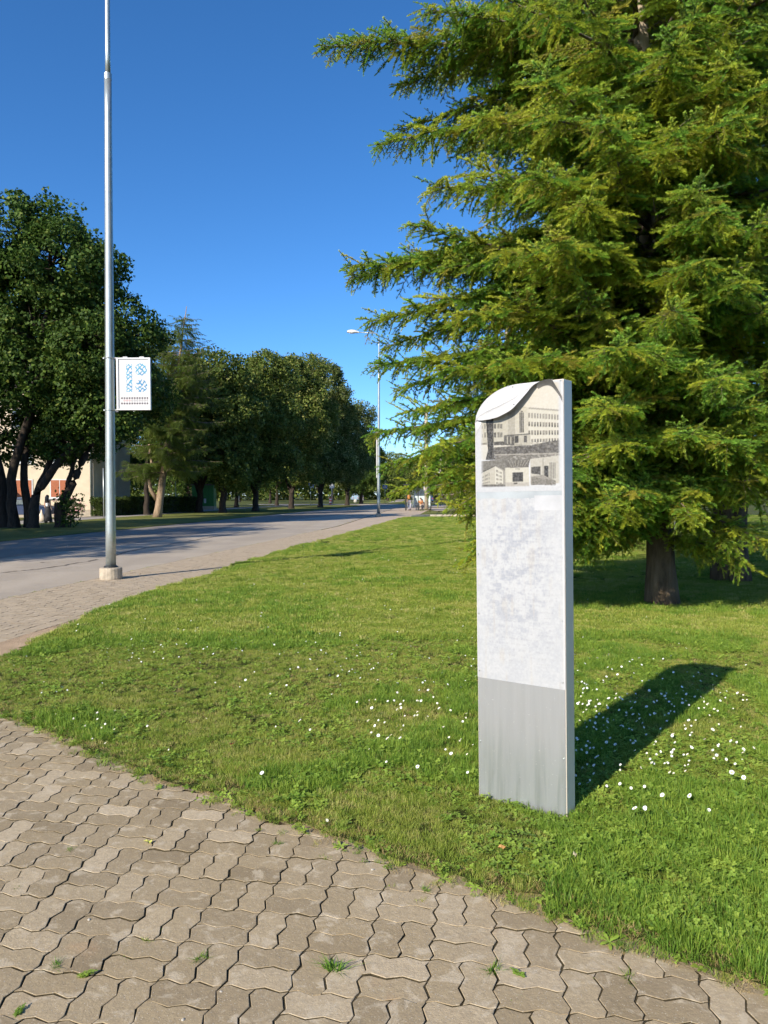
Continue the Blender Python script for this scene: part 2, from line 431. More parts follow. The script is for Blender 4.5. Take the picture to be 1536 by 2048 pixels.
sheet('road', [road_edge(-20, 0.02), road_edge(20, 0.02), road_edge(38, 0.02), road_edge(60, 0.02), road_edge(96, 0.02), (10, 100), (44, 101), (44, 112), (9.5, 114), (14.5, 320), (5.5, 320), (-0.8, 136), (-24, 141), (-24, 132), (-4.5, 122),
       ROADL(112), ROADL(60), ROADL(20), ROADL(-20)], -0.035, MAT['asphalt'])
sheet('grass_verge', [ROADL(-20), ROADL(20), ROADL(60), ROADL(112), (-5.3, 121), (-13, 124), (-17.2, 92), (-19.6, 59), (-20.6, 44.2), (-24, 20), (-26, -20)], -0.012, MAT['turf_far'])
sheet('side_path', [(-20.6, 44.2), (-19.6, 59), (-17.2, 92), (-13, 124), (-15.2, 126), (-20, 92), (-22.6, 62), (-24, 46), (-27.4, 20), (-30, -20), (-26, -20), (-24, 20)], -0.004, MAT['asphalt2'])
sheet('far_verge', [(-5.2, 150), (0.2, 142), (7.2, 320), (-1, 320)], -0.02, MAT['turf_far'])
sheet('island_verge', [(-1.2, 139), (4.5, 125), (9.0, 117), (9.0, 190), (5.6, 190)], -0.01, MAT['turf_far'])
sheet('grass_island', [gp(838, 1030), gp(852, 1022.5), gp(888, 1021.5), gp(960, 1023), gp(960, 1030.5), gp(880, 1030.5)], 0.015, MAT['turf_far'])
m = MB()
kp = [gp(822, 1034.2), gp(860, 1032.6), gp(900, 1032.2), gp(990, 1032.4)]
for a, b in zip(kp[:-1], kp[1:]):
    n_ = 4
    for k in range(n_):
        p = np.array(a) + (np.array(b) - np.array(a)) * (k + 0.02) / n_; q = np.array(a) + (np.array(b) - np.array(a)) * (k + 0.98) / n_
        m.prism([(p[0], p[1]), (q[0], q[1]), (q[0], q[1] + 0.7), (p[0], p[1] + 0.7)], -0.01, 0.11)
m.build('kerb', simple('pale_kerb', (0.55, 0.48, 0.36), 0.85), kind='structure')

ed_ = PATH + PATH_EXT[:2]; outer, inner = [], []
for a, b in zip(ed_[:-1], ed_[1:]):
    a, b = np.array(a), np.array(b); n_ = max(2, int(np.linalg.norm(b - a) / 0.03)); t_ = (b - a) / np.linalg.norm(b - a); nr = np.array([-t_[1], t_[0]]) * (1 if -t_[0] < 0 else 1)
    for k in range(n_):
        p = a + (b - a) * k / n_; wv = 0.0 + 0.032 * float(vnoise(np.array(p[0] * 7), np.array(p[1] * 7), 4)) + RNG.uniform(0, 0.012)
        outer.append(tuple(p - nr * wv)); inner.append(tuple(p + nr * 0.14))
m = MB(); n_ = len(outer)
m.add([(x, y, 0.0025) for x, y in outer] + [(x, y, 0.012) for x, y in inner], [(i, i + 1, n_ + i + 1, n_ + i) for i in range(n_ - 1)]); m.build('soil_edge', soil_mat('edge_soil', (0.24, 0.185, 0.115), (0.42, 0.34, 0.22), 60), kind='structure')
# ------------------------------------------------------------------ pavers (zigzag-edged blocks in pairs)
PP, PA, PG = 0.1072, 0.0090, 0.0027
def zz(t):
    t = (t / PP) % 1.0
    return PA * (4 * t if t < 0.25 else 2 - 4 * t if t < 0.75 else 4 * t - 4)
def paver_outline(nx, ny, jit):
    pts = []
    xs = lambda n: [k * PP + q * PP for k in range(n) for q in (0.25, 0.75)]
    X, Y = nx * PP, ny * PP
    pts.append((PG, PG)); pts += [(x, zz(x) + PG) for x in xs(nx)]
    pts.append((X - PG, PG)); pts += [(X + zz(y) - PG, y) for y in xs(ny)]
    pts.append((X - PG, Y - PG)); pts += [(x, Y + zz(x) - PG) for x in xs(nx)[::-1]]
    pts.append((PG, Y - PG)); pts += [(zz(y) + PG, y) for y in xs(ny)[::-1]]
    return [(x + random.gauss(0, jit), y + random.gauss(0, jit)) for x, y in pts]
def paver_geo(nx, ny, jit=0.0012, inset=0.0016):
    o = paver_outline(nx, ny, jit); n = len(o); cx, cy = nx * PP / 2, ny * PP / 2
    top = []
    for (x, y) in o:
        dx, dy = cx - x, cy - y; fx = inset / max(abs(dx), 0.02); fy = inset / max(abs(dy), 0.02)
        k = inset * random.uniform(0.7, 1.7) / math.hypot(dx, dy)
        top.append((x + dx * k, y + dy * k))
    v = [(x - cx, y - cy, -0.030) for x, y in o] + [(x - cx, y - cy, -0.0018) for x, y in o] + [(x - cx, y - cy, 0.0) for x, y in top]
    f = []
    for r in (0, n):
        for i in range(n):
            j = (i + 1) % n; f.append((r + i, r + j, r + n + j, r + n + i))
    f.append(tuple(range(2 * n, 3 * n)))
    return v, f, [1] * n + [0] * (n + 1)
def paver_mesh(nx, ny, name, mat='paver'):
    m = MB(); v, f, mi = paver_geo(nx, ny); m.add(v, f); m.m = mi; return m.mesh(name, [MAT[mat], MAT['joint']])
PM = {('h', k): paver_mesh(2, 1, 'paver_across') for k in range(5)}
PM.update({('v', k): paver_mesh(1, 2, 'paver_along') for k in range(5)})

PW = {('h', k): paver_mesh(2, 1, 'paver_across', 'paver_walk') for k in range(5)}
PW.update({('v', k): paver_mesh(1, 2, 'paver_along', 'paver_walk') for k in range(5)})
cells = []
for i in range(-60, 60):
    for j in range(-12, 260):
        o = RE * (i * 2 * PP) + RD * (j * 2 * PP) + np.array([-1.0, 2.0])
        c = o + (RE + RD) * PP
        if (i + j) % 2 == 0:
            for k in (0, 1): cells.append((c + RD * (k - 0.5) * PP, 'h'))
        else:
            for k in (0, 1): cells.append((c + RE * (k - 0.5) * PP, 'v'))
cc = np.array([c[0] for c in cells])
cy_ = cc[:, 1]
lawn_in = in_poly(cc[:, 0] - 0.03, cc[:, 1] - 0.05, LAWN)
redge = np.array([road_edge(y, 0.08)[0] for y in cy_])
wx = np.interp(cy_, [p[1] for p in WALK], [p[0] for p in WALK])
ok = (~lawn_in) & (cc[:, 0] > redge) & (cy_ < 34) & (cy_ > 0.6)
ok &= ~((cy_ > 6.9) & (cc[:, 0] > wx - 0.02))
ok &= ~((cy_ > 6.2) & (cy_ <= 6.9) & (cc[:, 0] > -3.9))
ok &= (cc[:, 0] > -0.62 * cy_ - 2.5) & (cc[:, 0] < 0.62 * cy_ + 1.0)
front = ok & (cy_ < 6.9) & (cc[:, 0] > -4.6)
walk = ok & ~front
vis = (np.abs(cc[:, 0]) < 0.52 * cy_ + 0.1) & (cy_ > 2.05)
def place_pavers(mask, parent, limit, PM, field_mat):
    idx = np.nonzero(mask)[0]
    key = np.where(vis[idx], 0, 1000) + cc[idx, 1]
    idx = idx[np.argsort(key)]
    one, rest = idx[:limit], idx[limit:]
    for q in one:
        c, kd = cells[q]
        o = bpy.data.objects.new('paver', PM[(kd, random.randrange(5))]); COL.objects.link(o); o.parent = parent
        o.location = (c[0], c[1], max(-0.0012, min(0.004, random.gauss(0.0006, 0.0014)))); o.rotation_euler = (max(-.012, min(.012, random.gauss(0, 0.007))), max(-.012, min(.012, random.gauss(0, 0.007))), RANG + random.gauss(0, 0.010))
    V, F, A, MI = [], [], [], []
    ca, sa = math.cos(RANG), math.sin(RANG)
    geo = {'h': [paver_geo(2, 1) for _ in range(4)], 'v': [paver_geo(1, 2) for _ in range(4)]}
    for q in rest:
        c, kd = cells[q]; v, f, mi = geo[kd][random.randrange(4)]; MI += mi; b = len(V); dz = max(-0.001, random.gauss(0.0003, 0.001)); r = random.random()
        V += [(c[0] + x * ca - y * sa, c[1] + x * sa + y * ca, z + dz) for x, y, z in v]
        F += [tuple(b + t for t in ff) for ff in f]; A += [r] * len(v)
    if V:
        me = bpy.data.meshes.new('paver_field'); me.from_pydata(V, [], F); me.materials.append(MAT[field_mat]); me.materials.append(MAT['joint']); me.polygons.foreach_set('material_index', MI)
        at_ = me.attributes.new('rnd', 'FLOAT', 'POINT'); at_.data.foreach_set('value', A); me.update()
        link('paver_field', me, parent, kind='stuff')
    print('pavers', len(one), len(rest))
place_pavers(front, pv_front, 300, PM, 'paver_field')
place_pavers(walk, pv_walk, 300, PW, 'paver_far')
farwalk = [(p[0], p[1]) for p in [(np.interp(y, [q[1] for q in WALK], [q[0] for q in WALK]), y) for y in (33.9, 40, 48, 53)]]
sheet('far_pavement', farwalk + [(3.0, 57), (5, 66), (9, 72), (9.5, 92)] + [road_edge(y, 0.1) for y in (92, 60, 38, 33.9)], -0.002,
      simple('far_paving', (0.44, 0.345, 0.25), 0.9, var=0.15, scale=2.0))
# weathered patch, its colour deepened for tree shade, and cracks in the asphalt
PM2 = asphalt_mat('asphalt_patch_shaded', (0.22, 0.195, 0.165), (0.29, 0.255, 0.22))
sheet('road_patch_shaded', [gp(*q, -0.03) for q in [(-90, 1131), (0, 1117), (70, 1107), (130, 1102), (205, 1092), (280, 1086), (352, 1075), (430, 1062), (480, 1052), (640, 1034), (740, 1022), (730, 1019), (610, 1026), (460, 1038.5), (300, 1053.5), (210, 1062), (100, 1073), (-90, 1092)]], -0.030, PM2)
CR = simple('crack_fill', (0.10, 0.085, 0.07), 0.95)
for cr in ([(228, 1111), (246, 1106), (262, 1102), (300, 1094), (345, 1088), (400, 1078), (470, 1066), (560, 1050)], [(-60, 1152), (0, 1146), (40, 1141), (80, 1138), (150, 1127), (205, 1117)], [(80, 1124.6), (104, 1124.2)], [(300, 1076.5), (330, 1077)]):
    pts = resample2 = [np.array(gp(*q, -0.03)) for q in cr]; L_, R_ = [], []
    for a, b in zip(pts[:-1], pts[1:]):
        for k in range(6):
            p = a + (b - a) * k / 6 + RNG.normal(0, 0.035, 2); w_ = RNG.uniform(0.015, 0.05); L_.append((p[0] - w_, p[1])); R_.append((p[0] + w_, p[1] + 0.02))
    m = MB(); n_ = len(L_); m.add([(*q, -0.0285) for q in L_] + [(*q, -0.0285) for q in R_], [(i, n_ + i, n_ + i + 1, i + 1) for i in range(n_ - 1)]); m.build('road_crack', CR, kind='structure')
# ------------------------------------------------------------------ scatter with geometry nodes
def instancer(name, pts, rot, scl, idx, sources, parent=None, kind=None, label=None, cat=None):
    """a mesh of points that carries copies of the source meshes (grass, needles, leaves)"""
    pts = np.asarray(pts, np.float32)
    me = bpy.data.meshes.new(name); me.vertices.add(len(pts)); me.vertices.foreach_set('co', pts.ravel())
    a = me.attributes.new('rot', 'FLOAT_VECTOR', 'POINT'); a.data.foreach_set('vector', np.asarray(rot, np.float32).ravel())
    scl = np.asarray(scl, np.float32)
    if scl.ndim == 1: scl = np.repeat(scl[:, None], 3, 1)
    a = me.attributes.new('scl', 'FLOAT_VECTOR', 'POINT'); a.data.foreach_set('vector', scl.ravel())
    a = me.attributes.new('idx', 'INT', 'POINT'); a.data.foreach_set('value', np.asarray(idx, np.int32))
    o = link(name, me, parent, kind=kind, label=label, cat=cat)
    col = bpy.data.collections.new(name + '_pieces')
    for k, src in enumerate(sources):
        so = bpy.data.objects.new('%s_piece_%03d' % (name, k), src); col.objects.link(so)
        for m in src.materials:
            if m.name not in me.materials: me.materials.append(m)
    g = bpy.data.node_groups.new(name, 'GeometryNodeTree')
    g.interface.new_socket('Geometry', in_out='INPUT', socket_type='NodeSocketGeometry')
    g.interface.new_socket('Geometry', in_out='OUTPUT', socket_type='NodeSocketGeometry')
    gi = g.nodes.new('NodeGroupInput'); go = g.nodes.new('NodeGroupOutput')
    ci = g.nodes.new('GeometryNodeCollectionInfo'); ci.inputs['Collection'].default_value = col
    ci.inputs['Separate Children'].default_value = True; ci.inputs['Reset Children'].default_value = True
    ip = g.nodes.new('GeometryNodeInstanceOnPoints'); ip.inputs['Pick Instance'].default_value = True
    def na(n, t):
        nd = g.nodes.new('GeometryNodeInputNamedAttribute'); nd.data_type = t; nd.inputs['Name'].default_value = n; return nd.outputs['Attribute']
    g.links.new(gi.outputs[0], ip.inputs['Points']); g.links.new(ci.outputs[0], ip.inputs['Instance'])
    g.links.new(na('idx', 'INT'), ip.inputs['Instance Index'])
    er = g.nodes.new('FunctionNodeEulerToRotation'); g.links.new(na('rot', 'FLOAT_VECTOR'), er.inputs[0]); g.links.new(er.outputs[0], ip.inputs['Rotation'])
    g.links.new(na('scl', 'FLOAT_VECTOR'), ip.inputs['Scale'])
    g.links.new(ip.outputs[0], go.inputs[0])
    md = o.modifiers.new('scatter', 'NODES'); md.node_group = g
    return o

def blades(n, rad, hmin, hmax, w, mat, seed, lean=0.5):
    r = np.random.default_rng(seed)
    a = r.uniform(0, 2 * PI, n); d = rad * np.sqrt(r.uniform(0, 1, n))
    bx, by = d * np.cos(a), d * np.sin(a)
    h = r.uniform(hmin, hmax, n); az = a + r.normal(0, 1.2, n); ln = np.abs(r.normal(0, lean, n)) + 0.1
    ang = r.uniform(0, PI, n); wx, wy = np.cos(ang) * w * 0.5, np.sin(ang) * w * 0.5
    V, T, Hh = [], [], []
    def lay(t, k, ws):
        x = bx + np.cos(az) * h * ln * t ** 1.8; y = by + np.sin(az) * h * ln * t ** 1.8; z = h * t * (1 - 0.25 * ln * t) - 0.004
        return np.stack([x - wx * ws, y - wy * ws, z], 1), np.stack([x + wx * ws, y + wy * ws, z], 1)
    l0, r0 = lay(0.0, 0, 1.0); l1, r1 = lay(0.55, 1, 0.85); tip, _ = lay(1.0, 2, 0.0)
    Vv = np.stack([l0, r0, l1, r1, tip], 1).reshape(-1, 3); b = (np.arange(n) * 5)[:, None]
    T = np.concatenate([b + [[0, 1, 3]], b + [[0, 3, 2]], b + [[2, 3, 4]]])
    return tri_mesh('grass_piece', Vv, T, mat, attrs={'h': np.tile([0, 0, .55, .55, 1.0], n)})

def clover(n, rad, seed, mat, leaf=0.0075):
    r = np.random.default_rng(seed); V, T, H = [], [], []
    for _ in range(n):
        a = r.uniform(0, 2 * PI); d = rad * math.sqrt(r.uniform()); c = np.array([d * math.cos(a), d * math.sin(a), r.uniform(0.018, 0.042)])
        tl = r.normal(0, 0.25, 2); s = leaf * r.uniform(0.7, 1.3)
        for k in range(3):
            w = a + k * 2 * PI / 3 + r.normal(0, 0.15); cx = c + np.array([math.cos(w) * s * 1.05, math.sin(w) * s * 1.05, 0])
            b = len(V); V.append(cx + [0, 0, -0.001]); H.append(0.3)
            for q in range(6):
                g = w + q * PI / 3; p = cx + np.array([math.cos(g) * s, math.sin(g) * s, 0]); p[2] += tl[0] * (p[0] - c[0]) + tl[1] * (p[1] - c[1]) + 0.001
                V.append(p); H.append(0.6)
            T += [(b, b + 1 + q, b + 1 + (q + 1) % 6) for q in range(6)]
    return tri_mesh('clover_piece', V, T, mat, attrs={'h': H})

def rosette(n, length, width, seed, mat, lift=0.5):
    r = np.random.default_rng(seed); V, T, H = [], [], []
    for k in range(n):
        a = 2 * PI * k / n + r.normal(0, 0.25); L = length * r.uniform(0.6, 1.15); w = width * r.uniform(0.7, 1.2); li = lift * r.uniform(0.4, 1.3)
        b = len(V)
        for j, (t, ww) in enumerate([(0.0, 0.12), (0.3, 0.6), (0.6, 1.0), (0.85, 0.7), (1.0, 0.05)]):
            for sgn in (-1, 1):
                V.append((math.cos(a) * L * t - sgn * math.sin(a) * w * ww / 2, math.sin(a) * L * t + sgn * math.cos(a) * w * ww / 2, L * li * (t - 0.65 * t * t) + 0.004)); H.append(t)
        for j in range(4):
            q = b + 2 * j; T += [(q, q + 1, q + 3), (q, q + 3, q + 2)]
    return tri_mesh('weed_piece', V, T, mat, attrs={'h': H})

SRC = [blades(55, 0.055, 0.022, 0.052, 0.0030, MAT['grass'], 1), blades(55, 0.055, 0.022, 0.055, 0.0030, MAT['grass'], 2), blades(60, 0.06, 0.02, 0.045, 0.0034, MAT['grass'], 3, 0.8),
       blades(45, 0.05, 0.035, 0.085, 0.0040, MAT['grass_lush'], 4, 0.45), blades(45, 0.05, 0.035, 0.075, 0.0040, MAT['grass_lush'], 5, 0.6),
       blades(30, 0.06, 0.015, 0.045, 0.0026, MAT['straw'], 6, 1.1),
       clover(16, 0.06, 7, MAT['clover'], 0.006), clover(13, 0.06, 8, MAT['clover'], 0.0075),
       rosette(7, 0.06, 0.018, 9, MAT['clover']), rosette(6, 0.045, 0.02, 10, MAT['clover'], 0.35),
       blades(110, 0.13, 0.025, 0.055, 0.0065, MAT['grass'], 11, 0.7), blades(110, 0.13, 0.02, 0.05, 0.0065, MAT['grass'], 12, 0.7), blades(90, 0.12, 0.03, 0.065, 0.0070, MAT['grass_lush'], 13, 0.6)]
SHADE = in_poly
def scatter(y0, y1, dens):
    A = 0.56 * y1 + 2.2; n = int(dens * (y1 - y0) * 2 * A)
    x = RNG.uniform(-A, A, n); y = RNG.uniform(y0, y1, n)
    k = (np.abs(x) < 0.56 * y + np.where(y < 8, 2.0, 0.6)) & in_poly(x, y, LAWN)
    return x[k], y[k]
PXL = np.array(PATH + PATH_EXT)
def edge_dist(x, y):
    d = np.full(x.shape, 9.0)
    E_ = LAWN
    for i in range(len(E_)):
        a = np.array(E_[i]); b = np.array(E_[(i + 1) % len(E_)])
        if min(a[1], b[1]) > 12: continue
        ab = b - a; t = np.clip(((x - a[0]) * ab[0] + (y - a[1]) * ab[1]) / max(ab @ ab, 1e-9), 0, 1)
        d = np.minimum(d, np.hypot(x - a[0] - t * ab[0], y - a[1] - t * ab[1]))
    return d
GP, GR, GS, GI = [], [], [], []
for (y0, y1, dens, far) in ((0.6, 1.9, 500, 0), (1.9, 5.0, 1300, 0), (5.0, 8.0, 850, 0), (8.0, 13.0, 330, 1), (13.0, 24.0, 110, 1), (24.0, 52.0, 34, 1)):
    x, y = scatter(y0, y1, dens); n = len(x)
    q = RNG.uniform(0, 1, n); lush = vnoise(x * 0.9, y * 0.9, 3) * 0.6 + vnoise(x * 2.7, y * 2.7, 5) * 0.4
    cl = vnoise(x * 1.6 + 9, y * 1.6, 8); dry = vnoise(x * 0.7, y * 0.7 + 5, 12)
    if not far:
        ed = edge_dist(x, y)
        lush = lush + 0.06 * np.clip(1 - ed / 0.9, 0, 1) + 0.13 * np.clip((x - 0.3) / 1.2, 0, 1) * (y < 4)
        idx = RNG.integers(0, 3, n)
        idx = np.where((lush > 0.64) & (q < 0.6), RNG.integers(3, 5, n), idx)
        idx = np.where((q > 0.70) & (cl > 0.42), RNG.integers(6, 8, n), idx)
        idx = np.where((q > 0.88) & (dry > 0.3), 5, idx)
        idx = np.where((ed < 0.10) & (q > 0.55), 5, idx)
        idx = np.where(RNG.uniform(0, 1, n) < 0.012 + 0.03 * (ed < 0.8), RNG.integers(8, 10, n), idx)
        sc = (0.42 + 0.52 * lush) * RNG.uniform(0.7, 1.25, n) * np.where(ed < 0.05, 0.7, 1.0)
    else:
        idx = np.where((lush > 0.6) & (q < 0.5), 12, RNG.integers(10, 12, n)); sc = (0.6 + 0.6 * lush) * RNG.uniform(0.8, 1.2, n) * (1.0 + 0.012 * max(0, y0 - 8))
    # no turf inside the pylon's foot
    GP.append(np.stack([x, y, np.full(n, 0.016)], 1)); GR.append(np.stack([RNG.normal(0, 0.12, n), RNG.normal(0, 0.12, n), RNG.uniform(0, 2 * PI, n)], 1)); GS.append(sc); GI.append(idx)
ea = np.array(PATH + PATH_EXT[:2]); es = np.r_[0, np.cumsum(np.hypot(*np.diff(ea, axis=0).T))]; n = 1500; et = RNG.uniform(0, es[-1], n)
ex = np.interp(et, es, ea[:, 0]); ey = np.interp(et, es, ea[:, 1]); off = RNG.normal(0.035, 0.05, n)
GP.append(np.stack([ex + off * 0.55, ey + off * 0.83, np.full(n, 0.004)], 1)); GR.append(np.stack([RNG.normal(0, 0.2, n), RNG.normal(0, 0.2, n), RNG.uniform(0, 6.28, n)], 1)); GS.append(RNG.uniform(0.25, 0.7, n)); GI.append(RNG.choice([0, 1, 2, 4, 5, 5, 6, 7, 8, 9], n))
GP = np.concatenate(GP); GR = np.concatenate(GR); GS = np.concatenate(GS); GI = np.concatenate(GI)
PY0 = np.array([0.476, 3.836]); PYU = np.array([0.379, -0.291]); PYW = float(np.hypot(*PYU)); PYU = PYU / PYW; PYN = np.array([-PYU[1], PYU[0]]) * 1.0   # PYN points away from the camera
if PYN[1] < 0: PYN = -PYN
rel = GP[:, :2] - PY0; lu, lv = rel @ PYU, rel @ PYN
GS = GS * np.where((lu > -0.12) & (lu < PYW + 0.12) & (lv > -0.30) & (lv < 0.02), 0.75, 1.0)
keep = ~((lu > -0.01) & (lu < PYW + 0.01) & (lv > -0.012) & (lv < 0.107))
GP, GR, GS, GI = GP[keep], GR[keep], GS[keep], GI[keep]
print('grass tufts', len(GP))
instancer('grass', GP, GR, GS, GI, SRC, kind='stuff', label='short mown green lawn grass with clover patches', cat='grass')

# ------------------------------------------------------------------ the information pylon
PYH, PYT = 2.084, 0.093
def brushed(name):
    t = NT(name); P = t.objco()
    f = t.noise(30, 4, t.mapv(P, scale=(1, 1, 0.06)), 0.6)
    c = t.ramp(f, [(0.3, (0.44, 0.46, 0.47)), (0.7, (0.49, 0.51, 0.52))])
    st = t.noise(16, 5, t.mapv(P, scale=(1.6, 1, 0.10)), 0.65, 0.4)
    sep = t.n('ShaderNodeSeparateXYZ'); t.l(P, sep.inputs[0])
    low = t.ramp(sep.outputs['Z'], [(0.0, 1.0), (0.55, 0.0)])
    c = t.mix(t.math('MULTIPLY', t.ramp(st, [(0.48, 0.0), (0.62, 0.5)]), low), c, (0.27, 0.30, 0.27))
    sp = t.noise(120, 2, P); c = t.mix(t.ramp(sp, [(0.70, 0), (0.73, 0.7)]), c, (0.75, 0.75, 0.74))
    t.color(c); t.set(0.26, 0.6, 0.5); t.bump(t.noise(60, 3, t.mapv(P, scale=(1, 1, 0.05))), 0.05, 0.002)
    return t.m
MAT['alu'] = brushed('brushed_aluminium')
MAT['foil'] = simple('white_foil', (0.44, 0.44, 0.445), 0.42, var=0.06, scale=7, bump=0.08, bscale=25)
pyl = empty('information_pylon', (PY0[0], PY0[1], 0), label='tall white weathered pylon with peeling photo print on the lawn', cat='pylon')
lean_ = math.radians(-0.5)
pyl.matrix_world = Matrix(((PYU[0], PYN[0], 0, PY0[0]), (PYU[1], PYN[1], 0, PY0[1]), (0, 0, 1, 0), (0, 0, 0, 1))) @ Matrix.Rotation(lean_, 4, 'Y')
ARC_X, ARC_Z = 0.248, 0.185
def arc_top(x):
    return PYH if x >= ARC_X else PYH - ARC_Z + ARC_Z * math.sqrt(max(0.0, 1 - ((ARC_X - x) / ARC_X) ** 2))
prof = [(0, -0.06), (PYW, -0.06), (PYW, PYH)] + [(ARC_X * (1 - math.sin(a)), PYH - ARC_Z + ARC_Z * math.cos(a)) for a in np.linspace(0, PI / 2, 22)]
m = MB(); m.prism(prof[::-1], 0, PYT, 'y')
m.build('body', simple('pylon_casing', (0.64, 0.55, 0.44), 0.5, 0.15, var=0.08, scale=3), pyl, bevel=0.0025)
m = MB(); m.box(0.003, PYW - 0.003, -0.0016, 0, -0.05, 0.625); m.build('base_panel', MAT['alu'], pyl)
m = MB(); m.box(0.003, PYW - 0.003, -0.0014, 0, 1.52, 1.568); m.build('blank_strip', simple('pale_blue_strip', (0.31, 0.34, 0.36), 0.5), pyl)

# flat print: polygons given in the pixel grid of an enlarged view of the photograph (x 0..1536, y 0..1829), painted on a vertex grid
def print_xy(cx, cy):
    f = (cx - 50) / 1335.0; u = f * 3.836 / (3.545 + 0.291 * f); d = 3.836 - 0.291 * u
    return u * PYW, CAMH + (988.5 - (750 + cy * 250 / 1829)) / FPX * d
class Canvas:
    def __init__(s, nx, nz, x0, x1, z0, z1, bgc):
        s.nx, s.nz = nx, nz; s.X, s.Z = np.meshgrid(np.linspace(x0, x1, nx), np.linspace(z0, z1, nz))
        s.img = np.ones((nz, nx, 3)) * np.array(lin(bgc))
    def poly(s, pts, c, alpha=1.0, mapper=print_xy):
        q = [mapper(*p) for p in pts]; k = in_poly(s.X, s.Z, q)
        s.img[k] = s.img[k] * (1 - alpha) + np.array(lin(c)) * alpha
    def rect(s, x0, y0, x1, y1, c, alpha=1.0): s.poly([(x0, y0), (x1, y0), (x1, y1), (x0, y1)], c, alpha)
    def noise(s, pts, c, amt, fx, fz, seed, th=0.5):
        q = [print_xy(*p) for p in pts]; k = in_poly(s.X, s.Z, q)
        nzv = vnoise(s.X * fx, s.Z * fz, seed) * 0.6 + vnoise(s.X * fx * 2.3, s.Z * fz * 2.3, seed + 3) * 0.4
        a = np.clip((nzv - th) * 4, 0, 1) * amt * k
        s.img = s.img * (1 - a[..., None]) + np.array(lin(c)) * a[..., None]
    def blur(s):
        p = np.pad(s.img, ((1, 1), (1, 1), (0, 0)), 'edge')
        s.img = (p[1:-1, 1:-1] * 4 + p[:-2, 1:-1] + p[2:, 1:-1] + p[1:-1, :-2] + p[1:-1, 2:]) / 8
    def build(s, name, mat, parent, y, keep=None, gain=1.0, flip=1):
        nx, nz = s.nx, s.nz
        V = np.stack([s.X, np.full_like(s.X, y), s.Z], -1).reshape(-1, 3)
        i = np.arange(nx * nz).reshape(nz, nx)
        Q = np.stack([i[:-1, :-1], i[:-1, 1:], i[1:, 1:], i[1:, :-1]], -1).reshape(-1, 4)
        if keep is not None:
            kk = keep(V[:, 0], V[:, 2]); Q = Q[kk[Q].all(1)]
        C = np.ones((nx * nz, 4)); C[:, :3] = np.clip(s.img.reshape(-1, 3) * gain, 0, 0.85)
        return link(name, tri_mesh(name, V, Q, mat, attrs={'print': C}), parent)
cv = Canvas(230, 260, 0.004, PYW - 0.004, 1.562, PYH - 0.002, (226, 228, 232))
SKY = (232, 222, 198); WALL = (222, 213, 186); DK = (70, 66, 60)
cv.poly([(130, 120), (1330, 120), (1330, 1190), (130, 1190)], SKY)
cv.poly([(740, 470), (1320, 530), (1320, 1040), (740, 1020)], (226, 218, 192))          # right wing
cv.poly([(740, 470), (1320, 520), (1320, 545), (740, 495)], (176, 168, 148))            # cornice
cv.poly([(640, 480), (860, 480), (860, 880), (640, 880)], (214, 205, 178))              # tower
cv.poly([(540, 560), (650, 520), (650, 880), (540, 880)], (186, 178, 155))
cv.poly([(130, 690), (545, 620), (545, 1000), (130, 1010)], (205, 197, 170))            # left wing
for k in range(3): cv.rect(720 + k * 24, 555, 735 + k * 24, 850, (72, 68, 62))
cv.rect(735, 530, 770, 552, (120, 113, 100))
for r, (yy, hh) in enumerate([(562, 76), (692, 68), (818, 66), (946, 46)]):
    for k in range(11):
        x = 852 + k * 43; sl = 34 * (k / 10) * (1 - r / 2.4)
        cv.rect(x, yy + sl, x + 26, yy + hh + sl, (150, 142, 124) if r == 0 else (128, 120, 104)); 
        if r: cv.rect(x + 2, yy + hh * 0.55 + sl, x + 24, yy + hh + sl, (84, 78, 70))
        cv.rect(x + 12, yy + sl, x + 14, yy + hh + sl, (205, 196, 170))
for yy, hh in ((715, 70), (840, 75)):
    for k in range(4): cv.rect(385 + k * 20, yy, 398 + k * 20, yy + hh, (88, 82, 72))
    cv.rect(335, yy, 365, yy + hh, (96, 90, 78)); cv.rect(190, yy, 205, yy + hh, (110, 104, 90)); cv.rect(155, yy + 25, 165, yy + hh, (120, 112, 98))
cv.poly([(480, 885), (880, 860), (880, 885), (480, 905)], (104, 98, 86))                 # porch
cv.poly([(480, 905), (640, 890), (640, 1040), (480, 1030)], (100, 94, 82)); cv.poly([(640, 890), (880, 880), (880, 1040), (640, 1040)], (196, 188, 162))
for x in (525, 575): cv.rect(x, 905, x + 20, 1010, (190, 182, 158))
cv.rect(645, 895, 700, 1000, (74, 70, 64)); cv.rect(785, 895, 828, 995, (84, 78, 70))
cv.rect(330, 975, 480, 1030, (92, 86, 76)); cv.rect(140, 990, 230, 1020, (150, 142, 122))
cv.poly([(320, 1060), (640, 1040), (900, 1035), (1180, 980), (1320, 970), (1320, 1190), (320, 1190)], (98, 92, 84))   # rough ground
cv.noise([(320, 1040), (1320, 960), (1320, 1190), (320, 1190)], (150, 142, 126), 0.7, 70, 160, 3, 0.52)
cv.poly([(320, 1160), (1320, 1150), (1320, 1172), (320, 1180)], (176, 168, 150))
cv.poly([(215, 640), (330, 640), (325, 1100), (345, 1240), (205, 1240), (240, 1100)], (58, 54, 50))                  # tree trunk
cv.noise([(215, 640), (330, 640), (325, 1100), (345, 1240), (205, 1240), (240, 1100)], (120, 112, 100), 0.7, 160, 60, 5, 0.5)
cv.poly([(130, 1025), (215, 1025), (240, 1100), (205, 1235), (130, 1235)], (224, 218, 200))
